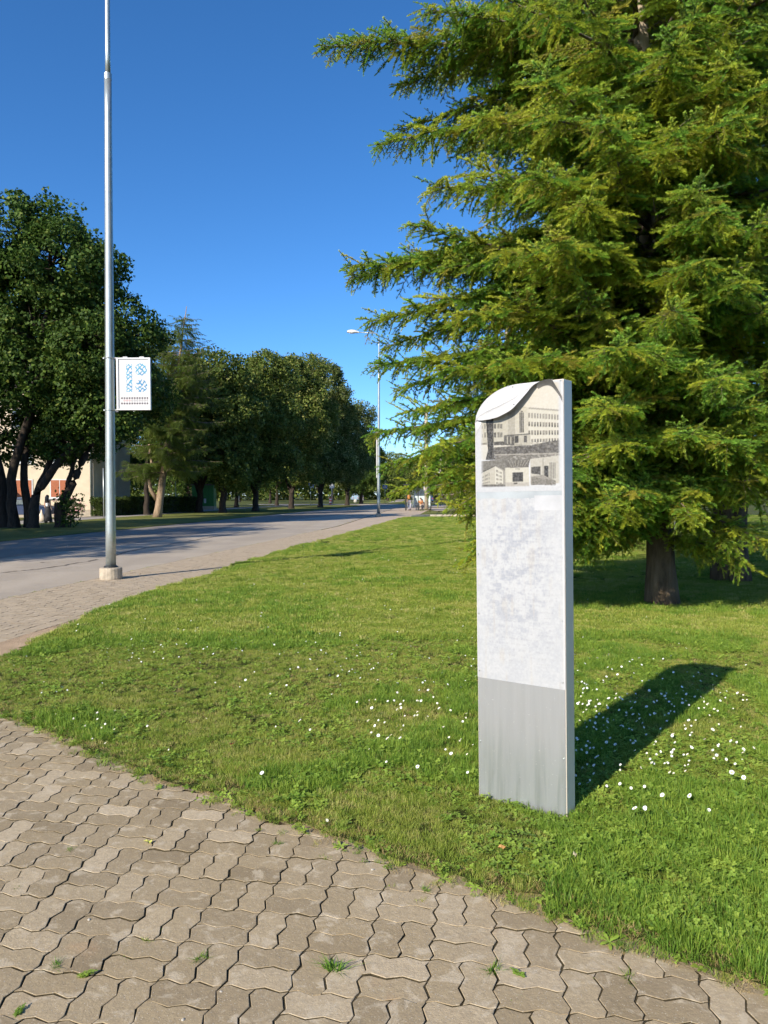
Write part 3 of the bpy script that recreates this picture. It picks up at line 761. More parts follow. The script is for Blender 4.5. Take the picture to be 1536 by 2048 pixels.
cv.poly([(345, 1190), (1310, 1172), (1310, 1250), (345, 1250)], (128, 121, 108)); cv.noise([(345, 1190), (1310, 1172), (1310, 1250), (345, 1250)], (190, 182, 165), 0.8, 60, 100, 9)
cv.rect(135, 1255, 500, 1640, (168, 161, 145))                                          # left small view
cv.poly([(135, 1255), (500, 1240), (500, 1400), (345, 1330), (135, 1420)], (132, 126, 113))
cv.poly([(135, 1430), (345, 1335), (345, 1600), (135, 1600)], (206, 198, 174)); cv.poly([(345, 1335), (465, 1405), (465, 1590), (345, 1600)], (225, 218, 194))
cv.poly([(130, 1420), (345, 1322), (345, 1338), (130, 1440)], (90, 85, 76))
for r in range(4):
    for k in range(6): cv.rect(150 + k * 20, 1482 + r * 48 - k * 10 * (1 - r / 4), 162 + k * 20, 1510 + r * 44 - k * 8 * (1 - r / 4), (138, 130, 114))
    for k in range(5): cv.rect(358 + k * 19, 1385 + r * 62 + k * 9 * (1 - r / 3.5), 369 + k * 19, 1420 + r * 58 + k * 8 * (1 - r / 3.5), (118, 112, 98))
cv.poly([(135, 1600), (500, 1605), (500, 1640), (135, 1640)], (112, 106, 95))
cv.poly([(495, 1245), (875, 1235), (850, 1355), (500, 1362)], (116, 110, 98))           # hall ceiling
for k in range(7): cv.poly([(540 + k * 52, 1250), (546 + k * 52, 1250), (600 + k * 30, 1350), (596 + k * 30, 1350)], (196, 188, 168))
cv.poly([(500, 1362), (850, 1355), (860, 1600), (500, 1600)], (220, 213, 188)); cv.rect(606, 1428, 768, 1568, (70, 68, 66)); cv.rect(598, 1420, 776, 1428, (238, 232, 210))
for k in range(4): cv.rect(650 + k * 18, 1372, 662 + k * 18, 1388, (90, 84, 76))
cv.rect(500, 1575, 860, 1640, (196, 188, 170)); cv.rect(620, 1580, 680, 1602, (96, 88, 76))
cv.poly([(875, 1235), (1320, 1190), (1320, 1600), (875, 1600)], (206, 199, 178))         # lobby
cv.poly([(890, 1355), (1030, 1345), (1030, 1470), (890, 1450)], (84, 80, 74)); cv.rect(1085, 1338, 1152, 1548, (62, 60, 58)); cv.rect(1058, 1230, 1075, 1540, (176, 168, 150))
cv.poly([(885, 1490), (1060, 1470), (1260, 1560), (1260, 1620), (885, 1620)], (160, 152, 136))
for k in range(5): cv.poly([(900, 1505 + k * 24), (1255, 1560 + k * 16), (1255, 1567 + k * 16), (900, 1514 + k * 24)], (100, 95, 86))
for k in range(4): cv.rect(1170 + k * 24, 1290, 1178 + k * 24, 1530, (120, 113, 100))
cv.blur()
g_ = cv.img.mean(2, keepdims=True); cv.img = cv.img * 0.62 + g_ * 0.38; cv.img = np.clip(cv.img * 1.12 - 0.03, 0.01, 1)
# the print fades into the white sheet towards its borders
cxs = (cv.X / PYW); fade = np.clip((cxs - 0.055) / 0.045, 0, 1) * np.clip((0.965 - cxs) / 0.03, 0, 1)
zb = print_xy(700, 1655)[1]; fade = fade * np.clip((cv.Z - zb) / 0.012, 0, 1)
cv.img = cv.img * fade[..., None] + np.array(lin((226, 228, 232))) * (1 - fade[..., None])
cv.build('photo_print', MAT['print'], pyl, -0.0022, keep=lambda x, z: np.array([zz_ < arc_top(xx) - 0.002 for xx, zz_ in zip(x, z)]), gain=0.475)
# washed-out text sheet
tv = Canvas(150, 290, 0.004, PYW - 0.004, 0.625, 1.536, (233, 235, 238))
nv = vnoise(tv.X * 16, tv.Z * 22, 21) * 0.30 + vnoise(tv.X * 46, tv.Z * 60, 22) * 0.30 + vnoise(tv.X * 150, tv.Z * 70, 23) * 0.22 + vnoise(tv.X * 60, tv.Z * 200, 24) * 0.18
cx_ = np.exp(-((tv.X / PYW - 0.45) / 0.36) ** 4) * np.exp(-((tv.Z - 1.20) / 0.34) ** 4)
a = np.clip((nv - 0.40) * 4.0, 0, 1) * (0.32 + 0.55 * cx_)
tv.img = tv.img * (1 - a[..., None]) + np.array(lin((198, 203, 214))) * a[..., None]
rr_ = np.random.default_rng(3)
for row in range(26):                                                                    # ghost of lines of type that has bleached away
    z = 1.43 - row * 0.028
    for k in range(26):
        if rr_.uniform() < 0.35: continue
        x = 0.07 + k * 0.0135; b = (np.abs(tv.Z - z) < 0.004) & (tv.X > x) & (tv.X < x + 0.010)
        tv.img[b] = tv.img[b] * (0.925 if row not in (11, 12) else 1.03)
wr = np.clip((vnoise(tv.X * 60, tv.Z * 8, 31) - 0.72) * 5, 0, 1) * 0.25; tv.img = tv.img * (1 - wr[..., None]) + np.array(lin((228, 214, 190))) * wr[..., None]
edge = 1.536 - 0.006 * vnoise(tv.X[0] * 60, tv.X[0] * 0, 4)
tv.build('text_sheet', MAT['print'], pyl, -0.0020, keep=lambda x, z: z < 1.536 - 0.010 * vnoise(x * 60, x * 0 + 0.5, 4), gain=0.455)
m = MB(); m.box(PYW * 0.68, PYW - 0.006, -0.0026, 0, 1.47, 1.541); m.build('tape_strip', simple('grey_tape', (0.405, 0.41, 0.425), 0.4), pyl)
m = MB(); m.box(PYW - 0.011, PYW - 0.0015, -0.0034, 0, 0.628, PYH - 0.012); m.box(0.0015, 0.006, -0.0030, 0, 0.628, PYH - ARC_Z - 0.01); m.build('edge_trim', MAT['foil'], pyl)
# peeled foil: flap that folds forward from the rounded top
def resample(pl, n):
    p = np.array(pl, float); s = np.r_[0, np.cumsum(np.hypot(*np.diff(p, axis=0).T))]; t = np.linspace(0, s[-1], n)
    return np.stack([np.interp(t, s, p[:, 0]), np.interp(t, s, p[:, 1])], 1)
LOW = [(74, 660), (130, 668), (200, 669), (330, 656), (450, 630), (560, 582), (640, 540), (700, 492), (722, 467), (800, 380), (880, 287), (940, 205), (985, 158), (1050, 120), (1120, 97), (1235, 78)]
nS, nW = 60, 11
lo = np.array([print_xy(*p) for p in resample(LOW, nS)])
CRZ = 0.60
for part in (0, 1):
    V = []
    for i in range(nS):
        q_ = i / (nS - 1); ux = 0.002 + (0.418 - 0.002) * q_
        up = np.array([ux, arc_top(ux) - 0.0015]) if i else np.array([0.001, PYH - ARC_Z])
        bulge = math.sin(PI * min(1, q_ * 1.03)) ** 0.6
        for j in range(nW):
            w = CRZ * j / (nW - 1) if part == 0 else CRZ + (1 - CRZ) * j / (nW - 1)
            if part == 0: off = 0.0035 + 0.012 * (w / CRZ) ** 1.5 * bulge
            else: k_ = (w - CRZ) / (1 - CRZ); off = 0.0035 + (0.012 - 0.007 * math.sin(PI * min(1, k_ * 2.2)) * (k_ < 0.46) + 0.028 * k_ ** 1.2) * bulge
            p = up * (1 - w) + lo[i] * w
            V.append((p[0], -off - 0.0015 * math.sin(9 * q_ + 5 * w) * w * (part == 1) * (j > 0), p[1]))
    Q = [(i * nW + j, i * nW + j + 1, (i + 1) * nW + j + 1, (i + 1) * nW + j) for i in range(nS - 1) for j in range(nW - 1)]
    fl = link('peeled_flap', tri_mesh('peeled_flap', V, Q, MAT['foil'], smooth=True), pyl, label='white foil flap folded forward from the rounded top' if part else 'foil still clinging to the rounded top')
    sm = fl.modifiers.new('thickness', 'SOLIDIFY'); sm.thickness = 0.0012; sm.offset = 1
OUT = [(985, 158), (1050, 118), (1120, 96), (1190, 84), (1245, 84), (1285, 150), (1330, 240), (1366, 330)]
INN = [(1010, 215), (1060, 182), (1110, 166), (1170, 164), (1220, 190), (1275, 255), (1330, 330), (1370, 415)]
oo, ii = resample(OUT, 20), resample(INN, 20); V = []
for i in range(20):
    h = 0.026 * math.sin(PI * (0.18 + 0.80 * i / 19)) ** 0.8
    a, b = np.array(print_xy(*oo[i])), np.array(print_xy(*ii[i]))
    for j in range(5):
        w = j / 4; p = a * (1 - w) + b * w; V.append((p[0], -0.004 - h * (1 - w) ** 1.3, p[1]))
Q = [(i * 5 + j, i * 5 + j + 1, (i + 1) * 5 + j + 1, (i + 1) * 5 + j) for i in range(19) for j in range(4)]
link('foil_curl', tri_mesh('foil_curl', V, Q, simple('foil_curl_shade', (0.17, 0.165, 0.16), 0.6, var=0.5, scale=6), smooth=True), pyl, label='curled foil at the top right with its shade coloured in')  # dark grey base colour paints in the shade on the curl
V = [(0.001, -0.003, print_xy(50, 690)[1]), (print_xy(150, 690)[0], -0.004, print_xy(150, 690)[1]), (0.012, -0.018, print_xy(75, 760)[1]), (0.002, -0.003, print_xy(55, 905)[1])]
link('foil_fold', tri_mesh('foil_fold', V, [(0, 2, 1), (0, 3, 2), (1, 2, 3)], MAT['foil'], smooth=False), pyl)
for (cx, cy) in ((630, 182), (1340, 95), (688, 448), (560, 170), (250, 395)):
    x, z = print_xy(cx, cy); m = MB(); m.tube([(x, -0.004 - (0.03 if cx == 688 else 0), z), (x, -0.0075 - (0.03 if cx == 688 else 0), z)], 0.0028, 8); m.build('rivet', MAT['dark_steel'] if cx in (688, 630) else MAT['galv'], pyl)
for z in (0.66, 0.95, 1.25, 0.30):
    for x in (0.012, PYW - 0.014):
        m = MB(); m.tube([(x, 0.0, z), (x, -0.0065, z)], 0.0028, 8); m.build('rivet', MAT['galv'], pyl)

# ------------------------------------------------------------------ street lamps and the banner
def lamp_post(name, label, base, top, r0, r1, arm=None, dark_foot=False):
    e = empty(name, (base[0], base[1], 0), label=label, cat='street lamp')
    dx, dy, dz = top[0] - base[0], top[1] - base[1], top[2]
    m = MB(); m.lathe([(0.195, -0.05), (0.205, 0.02), (0.205, 0.19), (0.196, 0.215), (0.12, 0.222)], 20)
    m.build('foundation', MAT['concrete'], e, smooth=False, bevel=0.008)
    m = MB(); m.lathe([(r0 * 1.35, 0.212), (r0 * 1.35, 0.235), (r0 * 1.12, 0.255), (r0 * 1.02, 0.256)], 18); m.build('collar', MAT['dark_steel'], e, smooth=True)
    ts = np.linspace(0.02, 0.83, 14); pts = [(dx * t, dy * t, dz * t) for t in ts]
    m = MB(); m.tube(pts, [r0 + (r1 * 1.25 - r0) * (t / 0.83) for t in ts], 18); m.build('pole', MAT['galv'], e, smooth=True)
    ts = np.linspace(0.825, 1.0, 5); m = MB(); m.tube([(dx * t, dy * t, dz * t) for t in ts], [r1 * 0.95, r1 * 0.92, r1 * .88, r1 * .85, r1 * .82], 14); m.build('upper_pole', MAT['galv'], e, smooth=True)
    m = MB(); m.tube([(dx * .826, dy * .826, dz * .822), (dx * .83, dy * .83, dz * .832)], r1 * 1.32, 14); m.build('pole_joint', MAT['galv'], e)
    L = arm
    m = MB(); m.tube([(dx, dy, dz - 0.02), (dx - 0.06, dy, dz + 0.22), (dx - 0.25, dy, dz + 0.34), (dx - L + 0.45, dy, dz + 0.42)], [r1 * .8, r1 * .7, r1 * .65, r1 * .6], 10); m.build('arm', MAT['galv'], e, smooth=True)
    head = MB(); n = 12; xs = np.linspace(0, 1, 10)
    rings = []
    for t in xs:
        w = 0.17 * math.sin(PI * (0.10 + 0.86 * t)) ** 0.7 + 0.01; h = 0.20 * math.sin(PI * (0.06 + 0.80 * t)) ** 0.8
        rings.append([(dx - L + 0.5 - 0.85 * t, dy + w * math.cos(a), dz + 0.40 + 0.03 * t + (h * math.sin(a) if math.sin(a) > 0 else 0.05 * math.sin(a))) for a in np.linspace(0, 2 * PI, n, endpoint=False)])
    for r in rings: head.v += r
    for i in range(9):
        for k in range(n):
            k2 = (k + 1) % n; head.f.append((i * n + k, i * n + k2, (i + 1) * n + k2, (i + 1) * n + k)); head.m.append(0)
    head.f += [tuple(range(n)), tuple(9 * n + k for k in range(n))[::-1]]; head.m += [0, 0]
    lum = head.build('lamp_head', MAT['white'], e, smooth=True)
    m = MB(); m.lathe([(0.02, dz + 0.325), (0.09, dz + 0.335), (0.14, dz + 0.372)], 14, (dx - L + 0.02, dy), sx=1.7); m.build('lens', simple('lamp_lens', (0.5, 0.5, 0.48), 0.2), lum, smooth=True)
    return e
PB = gp(222, 1158); ptop = at(214.5, -60, PB[1])
lamp_post('street_lamp', 'tall galvanised lamp post with round concrete foot on the near pavement edge', PB, ptop, 0.096, 0.052, 1.9)
P2 = gp(757, 1033); p2top = at(758, 676, P2[1])
lamp_post('street_lamp', 'distant lamp post with white head at the kerb beside the dark trees', P2, p2top, 0.12, 0.055, 1.95)

def pole_clip(e, x0, y0, z, r):
    c = MB(); pts = [(x0 + (r + 0.006) * math.cos(a), y0 + (r + 0.006) * math.sin(a), z) for a in np.linspace(0, 2 * PI, 17)]
    c.tube(pts, 0.011, 6, cap=False); o = c.build('pole_clamp', MAT['galv'], e, smooth=True)
    b = MB(); b.box(x0 - r - 0.035, x0 - r - 0.005, y0 - 0.012, y0 + 0.012, z - 0.012, z + 0.012); b.build('bolt', MAT['galv'], o)
    return o
def banner(label, pole_base, pole_top, zb, zt, w, gap, printed=True, rz=0.0):
    f = (zb + zt) / 2 / pole_top[2]; px = pole_base[0] + (pole_top[0] - pole_base[0]) * f; py = pole_base[1] + (pole_top[1] - pole_base[1]) * f
    e = empty('pole_banner', (px, py, zb), rz, label=label, cat='banner'); H = zt - zb; x0, x1 = gap, gap + w; r = 0.085
    for z in (0.0, H): pole_clip(e, 0, 0, z, r)
    for z in (0.0, H):
        m = MB(); m.tube([(r - 0.01, 0, z), (x0 + 0.02, 0, z)], 0.011, 8); m.tube([(r - 0.01, 0, z - 0.03), (x0 + 0.02, 0, z - 0.03)], 0.006, 6); m.build('bracket', MAT['white'], e, smooth=True)
    t = 0.035
    m = MB(); m.box(x0 - 0.004, x0 + t, -0.03, 0.03, -0.005, H + 0.005); m.box(x1 - t, x1, -0.03, 0.03, -0.005, H + 0.005)
    m.box(x0 + t, x1 - t, -0.028, 0.028, H - t * .7, H + 0.004); m.box(x0 + t, x1 - t, -0.028, 0.028, -0.004, t * .6)
    m.build('frame', MAT['white'], e, bevel=0.004)
    c = Canvas(130, 190, x0 + t - 0.002, x1 - t + 0.002, t * .6 - 0.002, H - t * .7 + 0.002, (238, 238, 240))
    U, W_ = (c.X - x0) / w, (c.Z) / H
    if printed:
        # enlarged view: sheet spans x 510..1175, y 350..1355
        cx = 510 + U * 665; cyy = 1355 - W_ * 1005
        mask = ((np.abs(cx - 757) < 56) & (cyy > 470) & (cyy < 1008)) | (np.hypot(cx - 988, cyy - 575) < 118) | (np.hypot(cx - 990, cyy - 890) < 122)
        p_, q_ = (cx + cyy * 1.02) / 92.0, (cx - cyy * 1.02) / 92.0
        wob = 0.16 * np.sin(cyy / 37.0) + 0.12 * np.sin(cx / 23.0)
        lat = (np.abs((p_ + wob) % 1 - 0.5) < 0.17) | (np.abs((q_ - wob) % 1 - 0.5) < 0.17)
        thin = vnoise(cx / 40, cyy / 40, 5) > 0.22
        c.img[mask & lat & thin] = lin((70, 178, 222)); deep = mask & lat & thin & (vnoise(cx / 55, cyy / 55, 9) > 0.52); c.img[deep] = lin((38, 150, 208))
        for row, y in enumerate((1127, 1172, 1230)):
            for k in range(11):
                d = np.hypot(cx - (608 + k * 50.3), cyy - y)
                if row != 1: c.img[d < 19] = lin((92, 78, 92))
                elif k: c.img[(d < 18) & (d > 10)] = lin((205, 120, 130) if k < 4 else (150, 140, 150))
    o = c.build('printed_sheet', MAT['print'], e, -0.012, gain=0.58)
    if printed:
        for xx in (x0 + 0.12, x1 - 0.20): m = MB(); m.box(xx, xx + 0.08, -0.02, 0.02, H + 0.004, H + 0.022); m.build('hanger', MAT['white'], e)
        m = MB(); m.tube([(x0 + 0.30, 0, -0.03), (x0 + 0.34, 0, 0.0), (x0 + 0.40, -0.02, 0.015)], 0.008, 6); m.build('latch', MAT['galv'], e)
    m = MB(); m.box(x0 + t, x1 - t, -0.004, 0.004, t * .6, H - t * .7); m.build('back_sheet', MAT['white'], e)
    return e
bz = at(268, 820, PB[1])[2]; tz = at(268, 716, PB[1])[2]
banner('white framed banner with blue lattice numerals and rows of dots on the lamp post', PB, ptop, bz, tz, 0.63, 0.135)
banner('narrow banner seen almost edge on along the distant lamp post', P2, p2top, at(757, 955, P2[1])[2], at(757, 862, P2[1])[2], 0.75, 0.16, False, math.radians(100))

# ------------------------------------------------------------------ conifers
def euler_from(Xa, Za):
    """euler angles (XYZ) of frames with x axis Xa and z axis near Za (arrays)"""
    X = Xa / np.linalg.norm(Xa, axis=1, keepdims=True)
    Y = np.cross(Za, X); Y /= np.maximum(np.linalg.norm(Y, axis=1, keepdims=True), 1e-6); Z = np.cross(X, Y)
    ry = -np.arcsin(np.clip(X[:, 2], -1, 1)); rx = np.arctan2(Y[:, 2], Z[:, 2]); rz = np.arctan2(X[:, 1], X[:, 0])
    return np.stack([rx, ry, rz], 1)

def needles(shoots, r, spacing, nlen, nw, flat=1.0):
    """shoots: list of (p0, dir, length, age0, age1) -> triangles"""
    V, A = [], []
    for p0, d, L, a0, a1 in shoots:
        n = max(3, int(L / spacing)); t = (np.arange(n) + r.uniform(0, 1, n)) / n
        up = np.array([0, 0, 1.0]); sd = np.cross(d, up); sd /= max(np.linalg.norm(sd), 1e-6); u2 = np.cross(sd, d)
        ph = r.uniform(-1.9, 1.9, n) * flat
        c = p0 + d * (L * t)[:, None]
        rad = sd * np.sin(ph)[:, None] + u2 * np.cos(ph)[:, None]
        k = r.uniform(0.35, 0.65, n); nd = d * k[:, None] + rad * np.sqrt(1 - k ** 2)[:, None]
        ln = nlen * r.uniform(0.7, 1.15, n) * (1 - 0.35 * t)
        wd = np.cross(nd, rad); wd /= np.maximum(np.linalg.norm(wd, axis=1, keepdims=True), 1e-6); wd = wd * (nw / 2)
        V.append(np.stack([c - wd, c + wd, c + nd * ln[:, None]], 1).reshape(-1, 3)); ag = a0 + (a1 - a0) * t
        A.append(np.repeat(ag, 3))
    V = np.concatenate(V); return V, np.arange(len(V)).reshape(-1, 3), np.concatenate(A)

def stem_tris(segs):
    V, T = [], []
    for p, q, r0, r1 in segs:
        d = q - p; d = d / np.linalg.norm(d); a = np.cross(d, [0.3, 0.2, 1.0]); a /= np.linalg.norm(a); b = np.cross(d, a); o = len(V)
        for pt, r in ((p, r0), (q, r1)):
            for k in range(3): w = 2 * PI * k / 3; V.append(pt + (a * math.cos(w) + b * math.sin(w)) * r)
        for k in range(3):
            k2 = (k + 1) % 3; T += [(o + k, o + k2, o + 3 + k2), (o + k, o + 3 + k2, o + 3 + k)]
    return np.array(V), np.array(T)

def spray(L, seed, nmat, droop=0.25, spacing=0.0021, nlen=0.039, nw=0.0084, gap=0.060, sidelen=0.34, hang=0.0):
    r = np.random.default_rng(seed); segs, shoots = [], []
    n = 7; P = [np.zeros(3)]
    for k in range(n):
        t = (k + 0.5) / n; d = np.array([1.0, 0.10 * r.normal(), -droop * t * 1.6 + 0.05 * r.normal()]); P.append(P[-1] + d / np.linalg.norm(d) * L / n)
    P = np.array(P)
    for k in range(n): segs.append((P[k], P[k + 1], 0.004 * (1 - k / n) + 0.0016, 0.004 * (1 - (k + 1) / n) + 0.0016))
    for k in range(n):
        d = P[k + 1] - P[k]; l = np.linalg.norm(d); shoots.append((P[k], d / l, l, 0.15 + 0.6 * k / n, 0.15 + 0.6 * (k + 1) / n))
    d = P[-1] - P[-2]; d /= np.linalg.norm(d); shoots.append((P[-1], d, 0.05, 0.9, 1.0))
    s = 0.10 * L; side = 1
    while s < L * 0.97:
        t = s / L; i = min(n - 1, int(t * n)); p = P[i] + (P[i + 1] - P[i]) * (t * n - i)
        dm = P[i + 1] - P[i]; dm /= np.linalg.norm(dm)
        a = math.radians(r.uniform(42, 66)); sv = np.array([-dm[1], dm[0], 0]); sv /= max(np.linalg.norm(sv), 1e-6)
        d = dm * math.cos(a) + sv * side * math.sin(a) + np.array([0, 0, -hang * r.uniform(0.3, 1) - 0.10 * r.uniform() + 0.10]); d /= np.linalg.norm(d)
        l = L * sidelen * (1.05 - t) ** 0.75 * r.uniform(0.55, 1.15) + 0.03
        mid = p + d * l * 0.5; d2 = d + np.array([0, 0, -0.22]); d2 /= np.linalg.norm(d2)
        segs.append((p, mid, 0.0022, 0.0016)); segs.append((mid, mid + d2 * l * 0.5, 0.0016, 0.001))
        shoots.append((p, d, l * 0.5, 0.25 * t, 0.35 + 0.3 * t)); shoots.append((mid, d2, l * 0.5, 0.45 + 0.2 * t, 1.0))
        if l > 0.13:
            for q in range(int(l / 0.085)):
                tt = r.uniform(0.25, 0.85); b = p + d * l * min(tt, 0.5) + d2 * l * max(0, tt - 0.5); sg = 1 if q % 2 else -1
                e = d2 * 0.6 + np.cross(d2, [0, 0, 1.0]) * sg * 0.75 + np.array([0, 0, -0.05]); e /= np.linalg.norm(e); ll = l * 0.42 * r.uniform(0.5, 1.1)
                shoots.append((b, e, ll, 0.4, 1.0)); segs.append((b, b + e * ll, 0.0014, 0.0008))
        s += gap * r.uniform(0.7, 1.3); side = -side
    V1, T1, A1 = needles(shoots, r, spacing, nlen, nw); V2, T2 = stem_tris(segs)
    V = np.concatenate([V1, V2]); T = np.concatenate([T1, T2 + len(V1)]); A = np.concatenate([A1, np.zeros(len(V2))])
    return tri_mesh('spray_piece', V, T, [nmat, MAT['fir_limb']], mi=np.r_[np.zeros(len(T1)), np.ones(len(T2))], attrs={'age': A})

def limb_tube(m, path, r0, r1, n=5):
    k = len(path); m.tube([tuple(p) for p in path], [r0 + (r1 - r0) * i / (k - 1) for i in range(k)], n, cap=False)

def conifer(name, label, base, height, r_base, lean, zmin, zmax, reach, seed, sources, lens, limbs=(), whorl=0.40, per=5, az_skip=None, step=0.085, bark=None, shape=(0.10, 0.30, 0.16), hangy=0.3, group=None, twig=0.36, bushy=0.0, gaps=None):
    r = np.random.default_rng(seed)
    e = empty(name, (base[0], base[1], 0), label=label, cat='tree', group=group)
    def axis(z): return np.array([lean[0] * z / 8.0, lean[1] * z / 8.0, z])
    zs = np.linspace(-0.1, height, 22); rad = []
    for z in zs:
        q = r_base * (1 - 0.93 * max(z, 0) / height) + 0.06 * math.exp(-max(z, 0) / 0.14); rad.append(q)
    m = MB(); m.tube([tuple(axis(z) + np.append(r.normal(0, 0.012, 2), 0)) for z in zs], rad, 14)
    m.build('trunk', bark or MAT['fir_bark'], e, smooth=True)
    L = list(limbs); z = zmin
    while z < zmax:
        a0 = r.uniform(0, 2 * PI)
        for k in range(per):
            az = a0 + 2 * PI * k / per + r.normal(0, 0.25); zz0 = z + r.uniform(-0.16, 0.16); ln = reach(zz0) * r.uniform(0.62, 1.04)
            if az_skip: ln *= az_skip(az % (2 * PI), zz0)
            L.append((az, zz0, ln, shape[0] + r.normal(0, 0.08), shape[1] + r.normal(0, 0.06), shape[2] + r.normal(0, 0.05), 1.0))
        z += whorl * r.uniform(0.8, 1.2)
    mb = MB(); PT, DR, UP, LN = [], [], [], []
    for (az, z0, ln, e0, dr, tu, dens) in L:
        t = np.linspace(0, 1, 11); h = np.array([math.cos(az), math.sin(az), 0])
        wob = np.cumsum(r.normal(0, 0.012, 11)) * ln; sdv = np.array([-h[1], h[0], 0])
        path = axis(z0) + h * (ln * t)[:, None] + sdv * wob[:, None] + np.array([0, 0, 1.0]) * (ln * (e0 * t - dr * t ** 2 + tu * t ** 4))[:, None]
        limb_tube(mb, path, 0.010 + 0.0085 * ln, 0.004)
        seg = np.linalg.norm(np.diff(path, axis=0), axis=1); cum = np.r_[0, np.cumsum(seg)]; tot = cum[-1]
        s = 0.14 * tot + 0.1 * r.uniform(); sd_ = 1
        while s < tot - 0.02:
            tt = s / tot; i = min(9, int(np.searchsorted(cum, s) - 1)); i = max(i, 0); f = (s - cum[i]) / seg[i]; p = path[i] + (path[i + 1] - path[i]) * f
            T = (path[i + 1] - path[i]) / seg[i]; S = np.cross(T, [0, 0, 1.0]); S /= np.linalg.norm(S)
            a = math.radians(r.uniform(38, 68)); l = (twig * ln * (1 - tt) ** 0.9 * (0.35 + 0.65 * min(1, tt / 0.3)) + 0.20) * r.uniform(0.65, 1.2)
            if r.uniform() < hangy: d = T * 0.45 + S * sd_ * 0.35 + np.array([0, 0, -r.uniform(0.5, 1.1)]); l *= 0.75
            else: d = T * math.cos(a) + S * sd_ * math.sin(a) + np.array([0, 0, r.normal(-0.10, 0.16)])
            PT.append(p); DR.append(d / np.linalg.norm(d)); UP.append(np.array([r.normal(0, 0.25), r.normal(0, 0.25), 1.0]) + 0.25 * h); LN.append(min(l, 1.25))
            s += step / dens * r.uniform(0.7, 1.3); sd_ = -sd_
            if bushy and r.uniform() < bushy:
                d = r.normal(0, 1, 3); d -= T * (d @ T); d = d / np.linalg.norm(d) * 0.8 + T * 0.6; d[2] -= 0.12
                PT.append(p); DR.append(d / np.linalg.norm(d)); UP.append(np.array([r.normal(0, 0.4), r.normal(0, 0.4), 1.0])); LN.append(r.uniform(0.20, 0.40) * (1.25 - 0.5 * tt))
        T = path[-1] - path[-2]; PT.append(path[-2]); DR.append(T / np.linalg.norm(T)); UP.append(np.array([0, 0, 1.0])); LN.append(0.42)
    mb.build('limbs', MAT['fir_limb'], e, smooth=True, kind='stuff')
    PT, DR, UP, LN = map(np.array, (PT, DR, UP, LN)); lens = np.array(lens)
    if gaps:               # bare stretches of the trunk on the open side of the tree
        mid = PT + DR * (LN * 0.5)[:, None]; vx, vy = base[0] / math.hypot(*base), base[1] / math.hypot(*base); kp_ = np.ones(len(PT), bool)
        for (g0, g1, gw_) in gaps:
            relx = mid[:, 0] - lean[0] * mid[:, 2] / 8.0
            for (hx, hy, slope) in ((vx, vy, ((g0 + g1) / 2 - CAMH) / math.hypot(*base)), (SH[0], SH[1], -math.tan(SUN_EL))):
                lat = relx * hy - mid[:, 1] * hx; dep = relx * hx + mid[:, 1] * hy
                kp_ &= ~((np.abs(lat) < gw_ + 0.06) & (dep < 0.1) & (mid[:, 2] > g0 + slope * dep - 0.05) & (mid[:, 2] < g1 + slope * dep + 0.05))
        PT, DR, UP, LN = PT[kp_], DR[kp_], UP[kp_], LN[kp_]
    nvar = len(sources) // len(lens)
    cls = np.argmin(np.abs(np.log(LN[:, None] / lens[None])), 1); idx = cls * nvar + r.integers(0, nvar, len(LN))
    instancer('crown', PT, euler_from(DR, UP), LN / lens[cls], idx, sources, e, kind='stuff')
    print(name, 'limbs', len(L), 'sprays', len(PT))
    return e

LENS = (0.34, 0.58, 0.95)
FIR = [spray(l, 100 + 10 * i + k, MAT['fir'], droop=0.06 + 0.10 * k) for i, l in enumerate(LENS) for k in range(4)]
FIRD = [spray(l, 200 + 10 * i + k, MAT['fir_dark'], droop=0.2 + 0.12 * k, spacing=0.006, nw=0.009, nlen=0.036) for i, l in enumerate(LENS) for k in range(2)]

